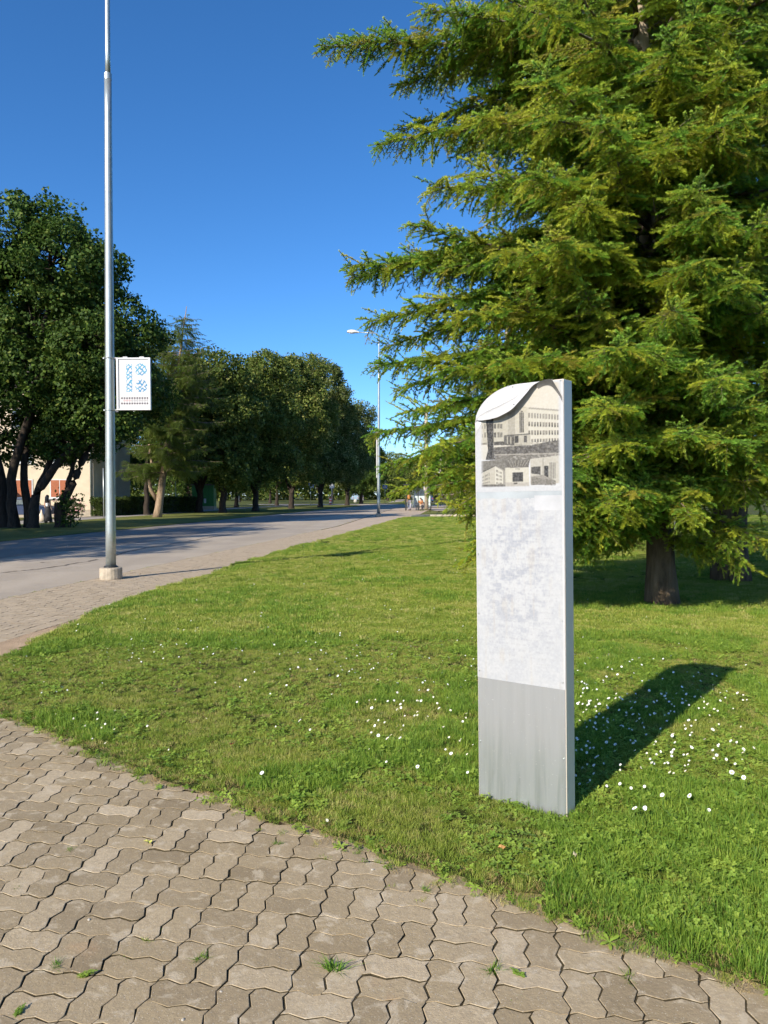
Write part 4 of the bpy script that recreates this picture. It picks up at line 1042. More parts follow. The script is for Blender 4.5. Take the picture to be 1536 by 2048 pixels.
FA = np.array(gp(1325, 1212)); topA = at(1281, 40, FA[1]); leanA = ((topA[0] - FA[0]) * 8 / topA[2], 0.0)
def limb_to(px, py, Y, e0=0.05, dr=0.25, tu=0.12, dens=1.15, basez=None):
    """limb of the near fir that ends at a given place"""
    tip = at(px, py, Y); dx, dy = tip[0] - FA[0], tip[1] - FA[1]
    ln = math.hypot(dx, dy); z0 = tip[2] - ln * (e0 - dr + tu)
    dx -= leanA[0] * z0 / 8; ln = math.hypot(dx, dy)
    return (math.atan2(dy, dx), z0, ln, e0, dr, tu, dens)
LIMBS_A = [limb_to(640, 88, 10.2, 0.10, 0.10, 0.0, 1.3), limb_to(840, 20, 9.6, 0.2, 0.2, 0.05), limb_to(792, 175, 10.8, 0.05, 0.35, 0.1), limb_to(750, 300, 10.0, 0.0, 0.22, 0.05, 1.3), limb_to(805, 262, 11.2, 0.05, 0.3, 0.1),
           limb_to(818, 448, 9.4, 0.25, 0.2, 0.1), limb_to(692, 532, 9.9, 0.05, 0.10, 0.02, 1.4), limb_to(700, 575, 10.6, 0.0, 0.22, 0.05, 1.2), limb_to(742, 640, 9.5, 0.05, 0.25, 0.05, 1.2), limb_to(768, 702, 10.4, 0.0, 0.25, 0.05, 1.2),
           limb_to(738, 737, 9.7, 0.0, 0.10, 0.0, 1.3), limb_to(782, 782, 10.9, 0.05, 0.30, 0.08), limb_to(742, 868, 10.4, -0.02, 0.10, 0.02, 1.3), limb_to(800, 830, 9.0, 0.0, 0.2, 0.05), limb_to(760, 935, 9.9, -0.05, 0.14, 0.02, 1.2), limb_to(830, 905, 8.6, 0, .2, .05),
           limb_to(790, 985, 11.5, -0.05, 0.15, 0.0), limb_to(905, 1020, 8.9, -0.10, 0.22, 0.0, 1.2), limb_to(945, 1110, 9.2, -0.2, 0.28, 0.0, 1.2), limb_to(880, 960, 9.4, -0.05, 0.2, 0.0),
           limb_to(1180, 1010, 8.3, -0.05, 0.18, 0.05, 1.3), limb_to(1260, 985, 8.2, -0.05, 0.16, 0.08, 1.3), limb_to(1400, 985, 8.6, -0.05, 0.16, 0.06, 1.3), limb_to(1490, 1000, 9.0, -0.05, 0.18, 0.06, 1.3), limb_to(1460, 1090, 9.2, -0.1, 0.22, 0.0, 1.3), limb_to(1215, 1060, 8.9, -0.1, 0.24, 0.0, 1.2)]
LIMBS_A += [limb_to(px, py, Y, -0.08, 0.2, 0.0, 1.35) for (px, py, Y) in [(900, 975, 9.6), (925, 1040, 9.1), (905, 1005, 10.2), (948, 1085, 9.7), (945, 940, 8.7), (930, 1125, 10.0), (1172, 1070, 9.0), (1195, 1100, 9.5), (1485, 1125, 9.5), (1425, 1105, 9.9), (1525, 1085, 9.0), (1240, 1040, 8.4), (1390, 1035, 8.4), (1160, 960, 8.2), (980, 1010, 9.0), (1010, 1080, 9.2), (1050, 1120, 9.4), (1090, 1060, 8.8), (1130, 1110, 9.2), (1000, 1130, 9.8), (1070, 1000, 8.6), (1120, 1020, 8.7), (960, 1060, 9.0), (1040, 1040, 10.0), (1095, 1135, 9.8), (1020, 985, 8.4)]]
LIMBS_A += [limb_to(px, py, Y, 0.02, 0.22, 0.08, 1.25) for (px, py, Y) in [(1545, 60, 8.2), (1510, 300, 8.3), (1385, 250, 7.6), (1545, 450, 8.0), (1430, 520, 7.6), (1545, 620, 8.3), (1545, 820, 8.0), (1400, 870, 7.8), (1200, 700, 7.3), (1190, 400, 7.4), (1390, 380, 7.5), (1170, 250, 7.4), (1100, 150, 7.4), (1050, 350, 7.5), (950, 240, 8.2), (1000, 500, 7.8), (905, 630, 8.3), (960, 730, 8.0), (1400, 30, 7.8), (1480, 920, 8.4), (1250, 890, 7.8), (860, 380, 8.6), (880, 740, 8.5), (1450, 130, 7.6), (1490, 230, 7.4), (1350, 90, 7.6), (1430, 420, 7.3), (1500, 560, 7.5), (1360, 620, 7.4), (1450, 760, 7.4), (1345, 720, 7.6), (1530, 160, 7.5), (1120, 480, 7.3), (1190, 820, 7.6)]]
reachA = lambda z: (3.3 if z < 2 else 3.7 if z < 7 else 4.0 - (z - 7) * 0.42)
def skipA(az, z):          # the left outline is given by the limbs above: random ones stay shorter there
    return 0.88 if z < 9 and abs(((az - PI) + PI) % (2 * PI) - PI) < 0.75 else 1.0
LIMBS_A = [(*l[:6], l[6] * 1.5) for l in LIMBS_A]
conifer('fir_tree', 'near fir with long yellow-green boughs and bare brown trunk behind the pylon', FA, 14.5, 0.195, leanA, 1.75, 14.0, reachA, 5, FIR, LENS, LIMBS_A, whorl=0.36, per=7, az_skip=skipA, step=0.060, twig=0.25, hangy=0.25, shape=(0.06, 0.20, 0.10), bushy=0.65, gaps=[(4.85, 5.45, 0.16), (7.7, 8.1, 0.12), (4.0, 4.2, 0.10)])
FB = np.array(gp(1462, 1165))
conifer('fir_tree', 'second fir with broad dark trunk behind the right side of the near fir', FB, 16, 0.30, (-0.1, 0), 2.1, 15, lambda z: 3.4 if z < 8 else 3.6 - (z - 8) * 0.42, 6, FIR, LENS, (), whorl=0.45, per=6, step=0.080, twig=0.27, hangy=0.22, shape=(0.06, 0.20, 0.10), bushy=0.4)
FC = np.array((10.2, 15.6))
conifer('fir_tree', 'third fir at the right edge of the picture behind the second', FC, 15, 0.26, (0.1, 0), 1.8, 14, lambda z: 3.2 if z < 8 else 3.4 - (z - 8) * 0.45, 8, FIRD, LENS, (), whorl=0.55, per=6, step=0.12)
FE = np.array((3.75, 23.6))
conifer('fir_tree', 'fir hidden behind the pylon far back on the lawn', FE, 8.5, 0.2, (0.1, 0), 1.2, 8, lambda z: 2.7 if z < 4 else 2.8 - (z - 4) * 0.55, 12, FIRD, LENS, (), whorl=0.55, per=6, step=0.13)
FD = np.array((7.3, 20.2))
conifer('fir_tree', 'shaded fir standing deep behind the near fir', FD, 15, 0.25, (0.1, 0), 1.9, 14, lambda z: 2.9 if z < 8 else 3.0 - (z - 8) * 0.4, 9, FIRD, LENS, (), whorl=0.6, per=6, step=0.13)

# ------------------------------------------------------------------ broadleaf trees
def leaf_clump(n, rad, size, mat, seed, flatten=0.7, aspect=0.8):
    r = np.random.default_rng(seed)
    c = r.normal(0, 1, (n, 3)); c /= np.linalg.norm(c, axis=1, keepdims=True); c *= (rad * r.uniform(0.15, 1, n) ** 0.5)[:, None]; c[:, 2] *= flatten
    nrm = r.normal(0, 0.55, (n, 3)) + [0, 0, 0.8] + c / rad * 0.5; nrm /= np.linalg.norm(nrm, axis=1, keepdims=True)
    a = r.normal(0, 1, (n, 3)); a -= nrm * (a * nrm).sum(1, keepdims=True); a /= np.linalg.norm(a, axis=1, keepdims=True); b = np.cross(nrm, a)
    s = size * r.uniform(0.65, 1.25, n); L = a * s[:, None]; W = b * (s * aspect * 0.5)[:, None]; F_ = nrm * (s * 0.14)[:, None]
    V = np.stack([c - L * 0.5, c + W - F_ + L * 0.02, c + L * 0.55 - F_ * 0.5, c - W - F_ + L * 0.02], 1).reshape(-1, 3); o = (np.arange(n) * 4)[:, None]
    T = np.concatenate([o + [[0, 1, 2]], o + [[0, 2, 3]]])
    return tri_mesh('leaf_piece', V, T, mat, attrs={'lr': np.repeat(r.uniform(0, 1, n), 4)})

def broadleaf(name, label, base, stems, env, nl, lr_, mat_key, seed, bark='maple_bark', dens=11, clump=(26, 0.42, 0.13), group='trees along the left of the road', srcs=None, fill=0.5, extra=()):
    """env: list of ellipsoids (cx,cy,cz,rx,ry,rz) relative to base that hold the crown"""
    r = np.random.default_rng(seed); e = empty(name, (base[0], base[1], 0), label=label, cat='tree', group=group)
    lobes = [tuple(x) for x in extra]
    wt = np.array([q[3] * q[4] * q[5] for q in env]); wt = wt / wt.sum()
    for _ in range(nl):
        q = env[r.choice(len(env), p=wt)]; d = r.normal(0, 1, 3); d /= np.linalg.norm(d); d *= r.uniform(0.25, 1) ** 0.4
        R = r.uniform(*lr_); k = max(0.2, 1 - 0.75 * R / max(q[3], 0.1))
        lobes.append((q[0] + d[0] * q[3] * k, q[1] + d[1] * q[4] * k, q[2] + d[2] * q[5] * k, R))
    lob = np.array(lobes); P = []
    for (x, y, z, R) in lob:
        n = int(dens * R * R * 4); d = r.normal(0, 1, (n, 3)); d /= np.linalg.norm(d, axis=1, keepdims=True)
        p = np.array([x, y, z]) + d * (R * r.uniform(fill, 1.08, n))[:, None] * [1, 1, 0.82]
        P.append(p)
    P = np.concatenate(P)
    deep = np.zeros(len(P), int)
    for (x, y, z, R) in lob: deep += (np.linalg.norm((P - [x, y, z]) / R, axis=1) < 0.62)
    P = P[(deep == 0) & (P[:, 2] > 1.6)]
    m = MB(); ends = []
    for st in stems:
        path = np.array(st['path'], float); k = len(path)
        tt = np.linspace(0, k - 1, 4 * k); pp = np.stack([np.interp(tt, range(k), path[:, c]) for c in range(3)], 1)
        for _ in range(2): pp[1:-1] = (pp[:-2] + 2 * pp[1:-1] + pp[2:]) / 4
        pp[1:-1, :2] += r.normal(0, 0.03, (len(pp) - 2, 2))
        rr = np.linspace(st['r'], st['r'] * 0.28, len(pp)); rr[0] *= 1.35; m.tube([tuple(p) for p in pp], list(rr), 9, cap=False); ends.append((pp, rr))
    tm = None
    lm = MB()
    for (x, y, z, R) in lob:
        best = None
        for pp, rr in ends:
            for i in range(len(pp) // 3, len(pp)):
                dz = z - pp[i][2]
                if dz < 0.1 and i > len(pp) // 3: continue
                d = np.linalg.norm(np.array([x, y, z]) - pp[i]) + (3 if dz < 0.3 else 0)
                if best is None or d < best[0]: best = (d, pp[i], rr[i])
        if best is None: continue
        a, ra = best[1], min(best[2] * 0.7, 0.13); b = np.array([x, y, z]); mid = (a + b) / 2 + np.array([0, 0, 0.12 * best[0]]) + r.normal(0, 0.12, 3)
        pts = [a, (a + mid) / 2 + r.normal(0, .06, 3), mid, (mid + b) / 2 + r.normal(0, .08, 3), b]
        lm.tube([tuple(p) for p in pts], [ra, ra * .8, ra * .6, ra * .42, ra * .22], 6, cap=False)
        for _ in range(5):
            d = r.normal(0, 1, 3); d[2] = abs(d[2]) * 0.6; d /= np.linalg.norm(d); q = mid + (b - mid) * r.uniform(0.2, 1)
            lm.tube([tuple(q), tuple(q + d * R * 0.5 + r.normal(0, .08, 3)), tuple(q + d * R * 0.95)], [ra * .3, ra * .2, 0.008], 5, cap=False)
    m.build('trunk', MAT[bark], e, smooth=True)
    lm.build('limbs', MAT[bark], e, smooth=True, kind='stuff')
    if srcs is None: srcs = [leaf_clump(clump[0], clump[1], clump[2], MAT[mat_key], seed * 10 + k) for k in range(5)]
    n = len(P); C = lob[:, :3].mean(0)
    out = P - C; out /= np.linalg.norm(out, axis=1, keepdims=True); zax = out * 0.7 + [0, 0, 0.7] + r.normal(0, 0.3, (n, 3))
    instancer('crown', P, euler_from(r.normal(0, 1, (n, 3)), zax), r.uniform(0.7, 1.25, n), r.integers(0, len(srcs), n), srcs, e, kind='stuff')
    print(name, 'clumps', n)
    return e

# far left: maple with several dark stems
T1 = np.array((-18.2, 38.6))
def px_to(base, x, y, Y): p = at(x, y, Y); return (p[0] - base[0], Y - base[1], p[2])
broadleaf('maple_tree', 'big dark maple with several leaning stems at the left edge', T1,
          [dict(path=[(-0.6, 0, -0.1), px_to(T1, 22, 940, 38.6), px_to(T1, 70, 800, 38.4), px_to(T1, 100, 600, 38.4), px_to(T1, 100, 480, 38.4)], r=0.27),
           dict(path=[(0.3, 0.2, -0.1), px_to(T1, 70, 990, 38.6), px_to(T1, 110, 900, 38.8), px_to(T1, 165, 790, 39), px_to(T1, 200, 640, 39)], r=0.21),
           dict(path=[(0.5, -0.3, -0.1), px_to(T1, 65, 1000, 38.4), px_to(T1, 130, 905, 38.3), px_to(T1, 210, 850, 38.2), px_to(T1, 270, 760, 38)], r=0.27),
           dict(path=[(-1.2, 0.3, -0.1), px_to(T1, -10, 900, 38.8), px_to(T1, -40, 760, 39), px_to(T1, -60, 600, 39)], r=0.36),
           dict(path=[(0.0, 0.4, -0.1), px_to(T1, 45, 950, 39), px_to(T1, 60, 820, 39.5), px_to(T1, 30, 700, 40)], r=0.24)],
          [(0.3, 0, 12.0, 4.9, 4.6, 5.1), (-3.6, 0.5, 10.2, 4.5, 4.5, 5.6), (2.2, -0.5, 8.6, 3.6, 4, 3.8), (3.6, 0.5, 6.6, 2.4, 3, 2.0), (0.4, 1.5, 5.6, 4.4, 2.6, 1.7), (-3, 2.0, 5.4, 3.4, 2.6, 1.7)], 78, (1.0, 2.1), 'maple', 31, dens=13, clump=(30, 0.46, 0.17))
T2 = np.array(gp(122, 1054))
broadleaf('maple_tree', 'maple with a single curved trunk leaning right past the cream building', T2,
          [dict(path=[(0, 0, -0.1), px_to(T2, 118, 1010, T2[1]), px_to(T2, 137, 985, T2[1]), px_to(T2, 160, 935, T2[1]), px_to(T2, 205, 840, T2[1]), px_to(T2, 235, 740, T2[1])], r=0.30),
           dict(path=[px_to(T2, 128, 992, T2[1]), px_to(T2, 142, 950, T2[1]), px_to(T2, 155, 900, T2[1] + .4), px_to(T2, 165, 780, T2[1] + 1)], r=0.16)],
          [(2.6, 0, 8.4, 3.2, 3.6, 4.2), (3.9, 0.5, 6.2, 2.6, 3, 2.6), (1.4, 0, 5.4, 2.6, 2.6, 2.0), (0.2, 0.5, 4.6, 2.0, 2.0, 1.1)], 34, (0.8, 1.6), 'maple', 32, dens=13, clump=(30, 0.42, 0.16))
sucker = [(-0.1 + 0.35, -0.5, 1.0)]
T3 = np.array((-18.6, 62.0))
broadleaf('maple_tree', 'dense black-green maple between the lamp post and the larch', T3,
          [dict(path=[(-1.2, 1.5, -0.1), (-1.2, 1.5, 2), (-1.0, 1.0, 5), (-0.6, 0.5, 9)], r=0.26)],
          [(-0.8, 0, 11.2, 3.6, 3.6, 6.2), (0.9, 0, 7.6, 3.3, 3.2, 4.6), (-3.6, 0, 7.6, 2.8, 2.8, 4.6)], 44, (0.9, 1.9), 'maple', 33, dens=11, clump=(26, 0.46, 0.16))
# larch
LFEATH = [spray(l, 300 + 10 * i + k, MAT['larch'], droop=0.55, spacing=0.008, nlen=0.06, nw=0.020, gap=0.055, sidelen=0.34, hang=0.55) for i, l in enumerate((0.5, 0.95)) for k in range(3)]
TL = np.array(gp(315, 1034))
conifer('larch_tree', 'forked larch with drooping feathery light green branches beyond the road', TL, 15.6, 0.30, (1.2, 0.0), 3.4, 15.0,
        lambda z: 4.2 if z < 9 else 4.2 - (z - 9) * 0.52, 41, LFEATH, (0.5, 0.95), (), whorl=0.42, per=6, step=0.10, bark=MAT['larch_bark'], shape=(0.12, 0.32, 0.22), hangy=0.55)
m = MB(); m.tube([(-0.05, 0, 1.3), (-0.45, -0.1, 2.0), (-0.55, -0.1, 2.8), (-0.3, -0.2, 3.9), (-0.5, -.2, 5.4)], [0.17, 0.15, 0.14, 0.11, 0.08], 9)
m.build('side_stem', MAT['larch_bark'], bpy.data.objects['larch_tree'], smooth=True)

ROW = [  # pixel x, distance, top pixel y, crown half-width px, leaf kind, label
    (398, 73, 700, 62, 'linden', 'narrow linden directly behind the larch'),
    (445, 70, 680, 84, 'linden', 'broad linden just right of the larch'),
    (510, 77, 682, 88, 'linden', 'round-topped linden in the middle of the tree row'),
    (582, 90, 682, 90, 'linden', 'tall linden on the right half of the tree row'),
    (640, 101, 700, 70, 'linden_pale', 'linden with pale yellow-green top near the end of the row'),
    (694, 114, 764, 60, 'linden_pale', 'smaller pale linden at the far end of the tree row'),
    (722, 136, 850, 46, 'maple', 'low dark tree at the very end of the row beside the far lamp post')]
for q, (px, Y, ty, hw, kd, lb) in enumerate(ROW):
    c = at(px, 990, Y); H = at(px, ty, Y)[2]; w = hw * Y / FPX; B = np.array((c[0], Y)); s0 = 60 + q
    broadleaf('linden_tree' if kd != 'maple' else 'maple_tree', lb, B,
              [dict(path=[(0, 0, -0.1), (0.1, 0, 2.4), (0.2, 0.1, 5.5), (0.1, 0, H * 0.72)], r=0.34), dict(path=[(0.15, 0.2, 1.2), (-0.7, 0.2, 3.6), (-1.6, 0.1, 7.0)], r=0.19), dict(path=[(0.1, -0.1, 1.8), (0.9, 0.3, 4.2), (1.7, 0.3, 7.4)], r=0.18)],
              [(0, 0, H * 0.60, w * 1.12, w, H * 0.40), (0, 0, H * 0.30, w * 1.15, w, H * 0.15)], 50, (w * 0.26, w * 0.44), kd, s0, dens=8.5, clump=(28, 0.58, 0.22))

FARB = [leaf_clump(24, 0.75, 0.30, MAT['linden'], 900 + k) for k in range(4)]
for q, (x, Y, H, w, lb) in enumerate([(-44, 100, 12, 5, 'rounded tree behind the green kiosk'), (-30, 118, 13, 5, 'tree behind the far end of the hedge'), (-12, 175, 13, 6, 'tree closing the view left of the road end'), (-24, 160, 12, 6, 'tree behind the white sign board'),
                                (1, 205, 14, 7, 'tree closing the view at the end of the road'), (13, 185, 14, 7, 'tree behind the crossing sign'), (24, 165, 15, 7, 'tree behind the bus shelter'), (38, 150, 15, 8, 'tree behind the parked blue car'), (-58, 120, 14, 6, 'tree behind the cream building'),
                                (11, 250, 15, 8, 'most distant tree over the road'), (-38, 200, 14, 8, 'far tree glimpsed between trunks')]):
    broadleaf('distant_tree', lb, np.array((x, Y)), [dict(path=[(0, 0, -0.1), (0.2, 0, 3), (0, 0.2, H * 0.7)], r=0.3)], [(0, 0, H * 0.56, w, w, H * 0.43)], 14, (w * 0.35, w * 0.55), 'linden', 200 + q, dens=2.4, group='distant trees', srcs=FARB)
BIRC = [leaf_clump(26, 0.40, 0.085, MAT['birch'], 950 + k) for k in range(4)]
for q, (x, Y, H, w, lb) in enumerate([(6.2, 25.5, 13.5, 3.2, 'birch whose small leaves show left of the near fir'), (10.5, 28, 15, 4.2, 'birch behind the second fir trunk'), (16.5, 27, 14, 4.4, 'birch behind the third fir at right'), (23, 38, 15, 5, 'tall birch far back on the lawn'),
                                (13.5, 40, 14, 5, 'birch far behind the near fir trunk'), (9.2, 50, 13, 4.6, 'birch by the far end of the lawn')]):
    broadleaf('birch_tree', lb, np.array((x, Y)), [dict(path=[(0, 0, -0.1), (0.15, 0, 3), (0.1, 0.2, H * 0.85)], r=0.2)], [(0, 0, H * 0.60, w, w, H * 0.38), (0, 0, H * 0.32, w * 0.9, w * 0.9, H * 0.17)], 26, (w * 0.26, w * 0.44), 'birch', 300 + q, bark='birch_bark', dens=7 if Y < 35 else 4.5, group='birches on the lawn', srcs=BIRC)
# trees just outside the left edge and a second row beyond the side path: their shade and mass show in the photograph
for q, (x, Y, H, w, lb) in enumerate([(-19.5, 12.0, 14, 5.0, 'maple out of view left of the lamp post shading the road'), (-22.5, 20.0, 15, 5.4, 'maple out of view left of the lamp post shading the verge'), (-26.0, 29.0, 15, 4.8, 'maple beside the many-stemmed maple at the far left')]):
    broadleaf('maple_tree', lb, np.array((x, Y)), [dict(path=[(0, 0, -0.1), (0.1, 0, 3), (0.1, 0.1, H * 0.7)], r=0.34)], [(0, 0, H * 0.60, w, w, H * 0.38), (0, 0, H * 0.32, w, w, H * 0.14)], 26, (w * 0.28, w * 0.45), 'maple', 400 + q, dens=6, clump=(24, 0.6, 0.22))
DKB = [leaf_clump(24, 0.62, 0.22, MAT['maple'], 970 + k) for k in range(4)]
for q, (x, Y, H, w, lb) in enumerate([(-27, 78, 14, 4.2, 'dark tree rising behind the hedge'), (-24, 93, 14, 4.5, 'dark tree behind the green kiosk roof'), (-21, 108, 15, 5, 'dark tree filling the gap behind the lindens'), (-17.5, 124, 14, 4.6, 'dark tree behind the end of the tree row'), (-33, 88, 15, 5, 'dark tree behind the corner of the cream building')]):
    broadleaf('backdrop_tree', lb, np.array((x, Y)), [dict(path=[(0, 0, -0.1), (0.1, 0, 3), (0.1, 0.1, H * 0.7)], r=0.3)], [(0, 0, H * 0.58, w, w, H * 0.40), (0, 0, H * 0.28, w, w, H * 0.16)], 26, (w * 0.3, w * 0.46), 'maple', 420 + q, dens=5, srcs=DKB, group='second row of trees beyond the side path')
# far wood that closes the horizon
fw = np.random.default_rng(77); n = 9500
ang = fw.uniform(-0.85, 0.95, n); dist = fw.uniform(255, 330, n); hh = 10 + 7 * vnoise(ang * 26, ang * 0, 3) + 3 * vnoise(ang * 90, ang * 0, 5)
zz_ = fw.uniform(0, 1, n) ** 0.8 * hh
instancer('far_wood', np.stack([np.sin(ang) * dist, np.cos(ang) * dist, zz_], 1), fw.uniform(0, 6.28, (n, 3)), fw.uniform(2.6, 4.4, n), fw.integers(0, 4, n), FARB, kind='stuff', label='far belt of dark trees closing the horizon', cat='wood')

# ------------------------------------------------------------------ cream building, hedge, kiosk on the far left
MAT['render'] = simple('cream_render', (0.62, 0.52, 0.38), 0.9, var=0.08, scale=1.5, bump=0.2)
MAT['plinth'] = simple('plinth', (0.40, 0.34, 0.26), 0.9)
MAT['glass'] = simple('window_glass', (0.10, 0.13, 0.15), 0.08, 0.0, 0.9)
MAT['orange'] = simple('orange_blind', (0.36, 0.11, 0.045), 0.7)
MAT['roof'] = simple('dark_roof', (0.10, 0.085, 0.075), 0.8)
MAT['brown'] = simple('brown_canopy', (0.16, 0.10, 0.06), 0.7)
BX, BY = -23.3, 61.0
bld = empty('cream_building', (BX, BY, 0), math.radians(6), label='cream rendered building with orange blinds half hidden behind the maples', cat='building')
WI = [(x, z) for z in (1.45, 4.25, 7.05) for x in (-2.6, -5.4, -8.2, -11.0, -13.8, -16.6) if not (z < 2 and x in (-8.2,))]
m = MB(); m.box(-20, 0, 0, 13, 0.5, 10); m.build('wall', MAT['render'], bld)
m = MB(); m.box(-20.04, 0.04, -0.04, 13.04, -0.1, 0.5); m.build('plinth', MAT['plinth'], bld)
m = MB(); m.box(-20.4, 0.4, -0.4, 13.4, 10, 10.25); m.prism([(-20.4, 10.25), (0.4, 10.25), (-3, 12.2), (-17, 12.2)], -0.2, 13.2, 'y'); m.build('roof', MAT['roof'], bld)
for (x, z) in WI:
    w = MB(); w.box(x - 0.75, x + 0.75, -0.05, -0.004, z, z + 1.5); wo = w.build('window', MAT['white'], bld)
    g = MB(); g.box(x - 0.66, x - 0.03, -0.062, -0.052, z + 0.08, z + 1.42); g.box(x + 0.03, x + 0.66, -0.062, -0.052, z + 0.08, z + 1.42); g.build('pane', MAT['orange'] if z < 2 else MAT['glass'], wo)
    k = MB(); k.box(x - 0.85, x + 0.85, -0.16, -0.006, z - 0.09, z - 0.005); k.build('sill', MAT['white'], wo)
m = MB(); m.tube([(-0.18, -0.1, 0.05), (-0.18, -0.1, 9.9)], 0.06, 10); m.build('downpipe', MAT['galv'], bld, smooth=True)
m = MB(); m.box(-9.6, -6.9, -1.6, -0.01, 2.55, 2.8); m.build('porch_canopy', MAT['brown'], bld)
m = MB(); m.box(-8.9, -7.6, -0.08, -0.012, 0.02, 2.2); d_ = m.build('door', MAT['brown'], bld)
m = MB(); m.box(-8.7, -8.3, -0.09, -0.082, 1.1, 2.0); m.build('door_pane', MAT['glass'], d_)
hd = empty('hedge', gp(305, 1027) + (0,), math.radians(77), label='clipped green hedge along the side path behind the larch', cat='hedge')
n = 3600; hp = np.stack([RNG.uniform(-8.5, 8.5, n), RNG.uniform(-0.55, 0.55, n), RNG.uniform(0.05, 1.42, n)], 1)
k = (np.abs(hp[:, 1]) > 0.38) | (hp[:, 2] > 1.2) | (np.abs(hp[:, 0]) > 8.1); hp = hp[k]; n = len(hp)
HSRC = [leaf_clump(22, 0.16, 0.09, MAT['hedge'], 990 + k) for k in range(3)]
instancer('foliage', hp, RNG.uniform(0, 6.28, (n, 3)), RNG.uniform(0.8, 1.3, n), RNG.integers(0, 3, n), HSRC, hd, kind='stuff')
m = MB(); m.box(-8.2, 8.2, -0.36, 0.36, 0.0, 1.2); m.build('branches', simple('hedge_twigs', (0.035, 0.04, 0.015), 0.9), hd)
kx = gp(406, 1019.5)
ks = empty('green_kiosk', (kx[0], kx[1], 0), math.radians(5), label='green metal kiosk with a small notice beyond the hedge', cat='kiosk')
m = MB(); m.box(-1.2, 1.2, 0, 2.2, 0.4, 2.75); m.build('cabin', simple('green_metal', (0.05, 0.20, 0.045), 0.5), ks, bevel=0.02)
m = MB(); m.box(-1.22, 1.22, -0.02, 2.22, -0.05, 0.4); m.build('base', MAT['plinth'], ks)
m = MB(); m.box(-1.35, 1.35, -0.2, 2.35, 2.75, 2.87); m.build('roof', MAT['roof'], ks)
m = MB(); m.box(-0.62, -0.6, -0.012, -0.003, 0.42, 2.7); m.box(0.6, 0.62, -0.012, -0.003, 0.42, 2.7); m.box(-0.01, 0.01, -0.012, -0.003, 0.42, 2.7); m.build('door_seams', MAT['dark_steel'], ks)
m = MB(); m.box(0.12, 0.36, -0.02, -0.004, 0.75, 1.25); m.build('notice', MAT['white'], ks)

# flower bed beside the woman
fb = gp(62, 1040); fl_ = empty('rose_bush', (fb[0], fb[1] + 6, 0), label='pink flowering rose bush in front of the cream building', cat='bush')
n = 160; hp = RNG.normal(0, 1, (n, 3)); hp /= np.linalg.norm(hp, axis=1, keepdims=True); hp = hp * [1.3, 0.6, 0.65] * RNG.uniform(0.5, 1, (n, 1)) + [0, 0, 0.75]
instancer('foliage', hp, RNG.uniform(0, 6.28, (n, 3)), RNG.uniform(0.8, 1.3, n), RNG.integers(0, 3, n), HSRC, fl_, kind='stuff')
m = MB()
for k in range(46):
    d = RNG.normal(0, 1, 3); d /= np.linalg.norm(d); d[1] = -abs(d[1]); p = d * [1.4, 0.7, 0.75] + [0, 0, 0.75]; m.lathe([(0.02, p[2] - 0.04), (0.07, p[2]), (0.055, p[2] + 0.04), (0.01, p[2] + 0.05)], 6, (p[0], p[1]))
m.build('blossoms', simple('pink_petal', (0.75, 0.40, 0.38), 0.7), fl_, kind='stuff')
m = MB()
for k in range(7): a = k * 0.9; m.tube([(0.1 * math.cos(a), 0.1 * math.sin(a), -0.02), (0.4 * math.cos(a), 0.25 * math.sin(a), 0.8)], 0.012, 5)
m.build('stems', MAT['stem'], fl_, kind='stuff')
# shoots at the foot of the leaning maple
sb = empty('sapling', (T2[0] + 0.55, T2[1] - 0.3, 0), label='leafy suckers sprouting at the foot of the leaning maple', cat='bush')
n = 26; instancer('foliage', np.stack([RNG.normal(0, 0.28, n), RNG.normal(0, 0.2, n), RNG.uniform(0.25, 1.7, n)], 1), RNG.uniform(0, 6.28, (n, 3)), RNG.uniform(0.4, 0.7, n), RNG.integers(0, 4, n), DKB, sb, kind='stuff')
m = MB(); 
for k in range(6): a = k * 1.1; m.tube([(0.05 * math.cos(a), 0.05 * math.sin(a), -0.02), (0.3 * math.cos(a), 0.2 * math.sin(a), 1.5)], [0.015, 0.006], 5)
m.build('stems', MAT['maple_bark'], sb, kind='stuff')

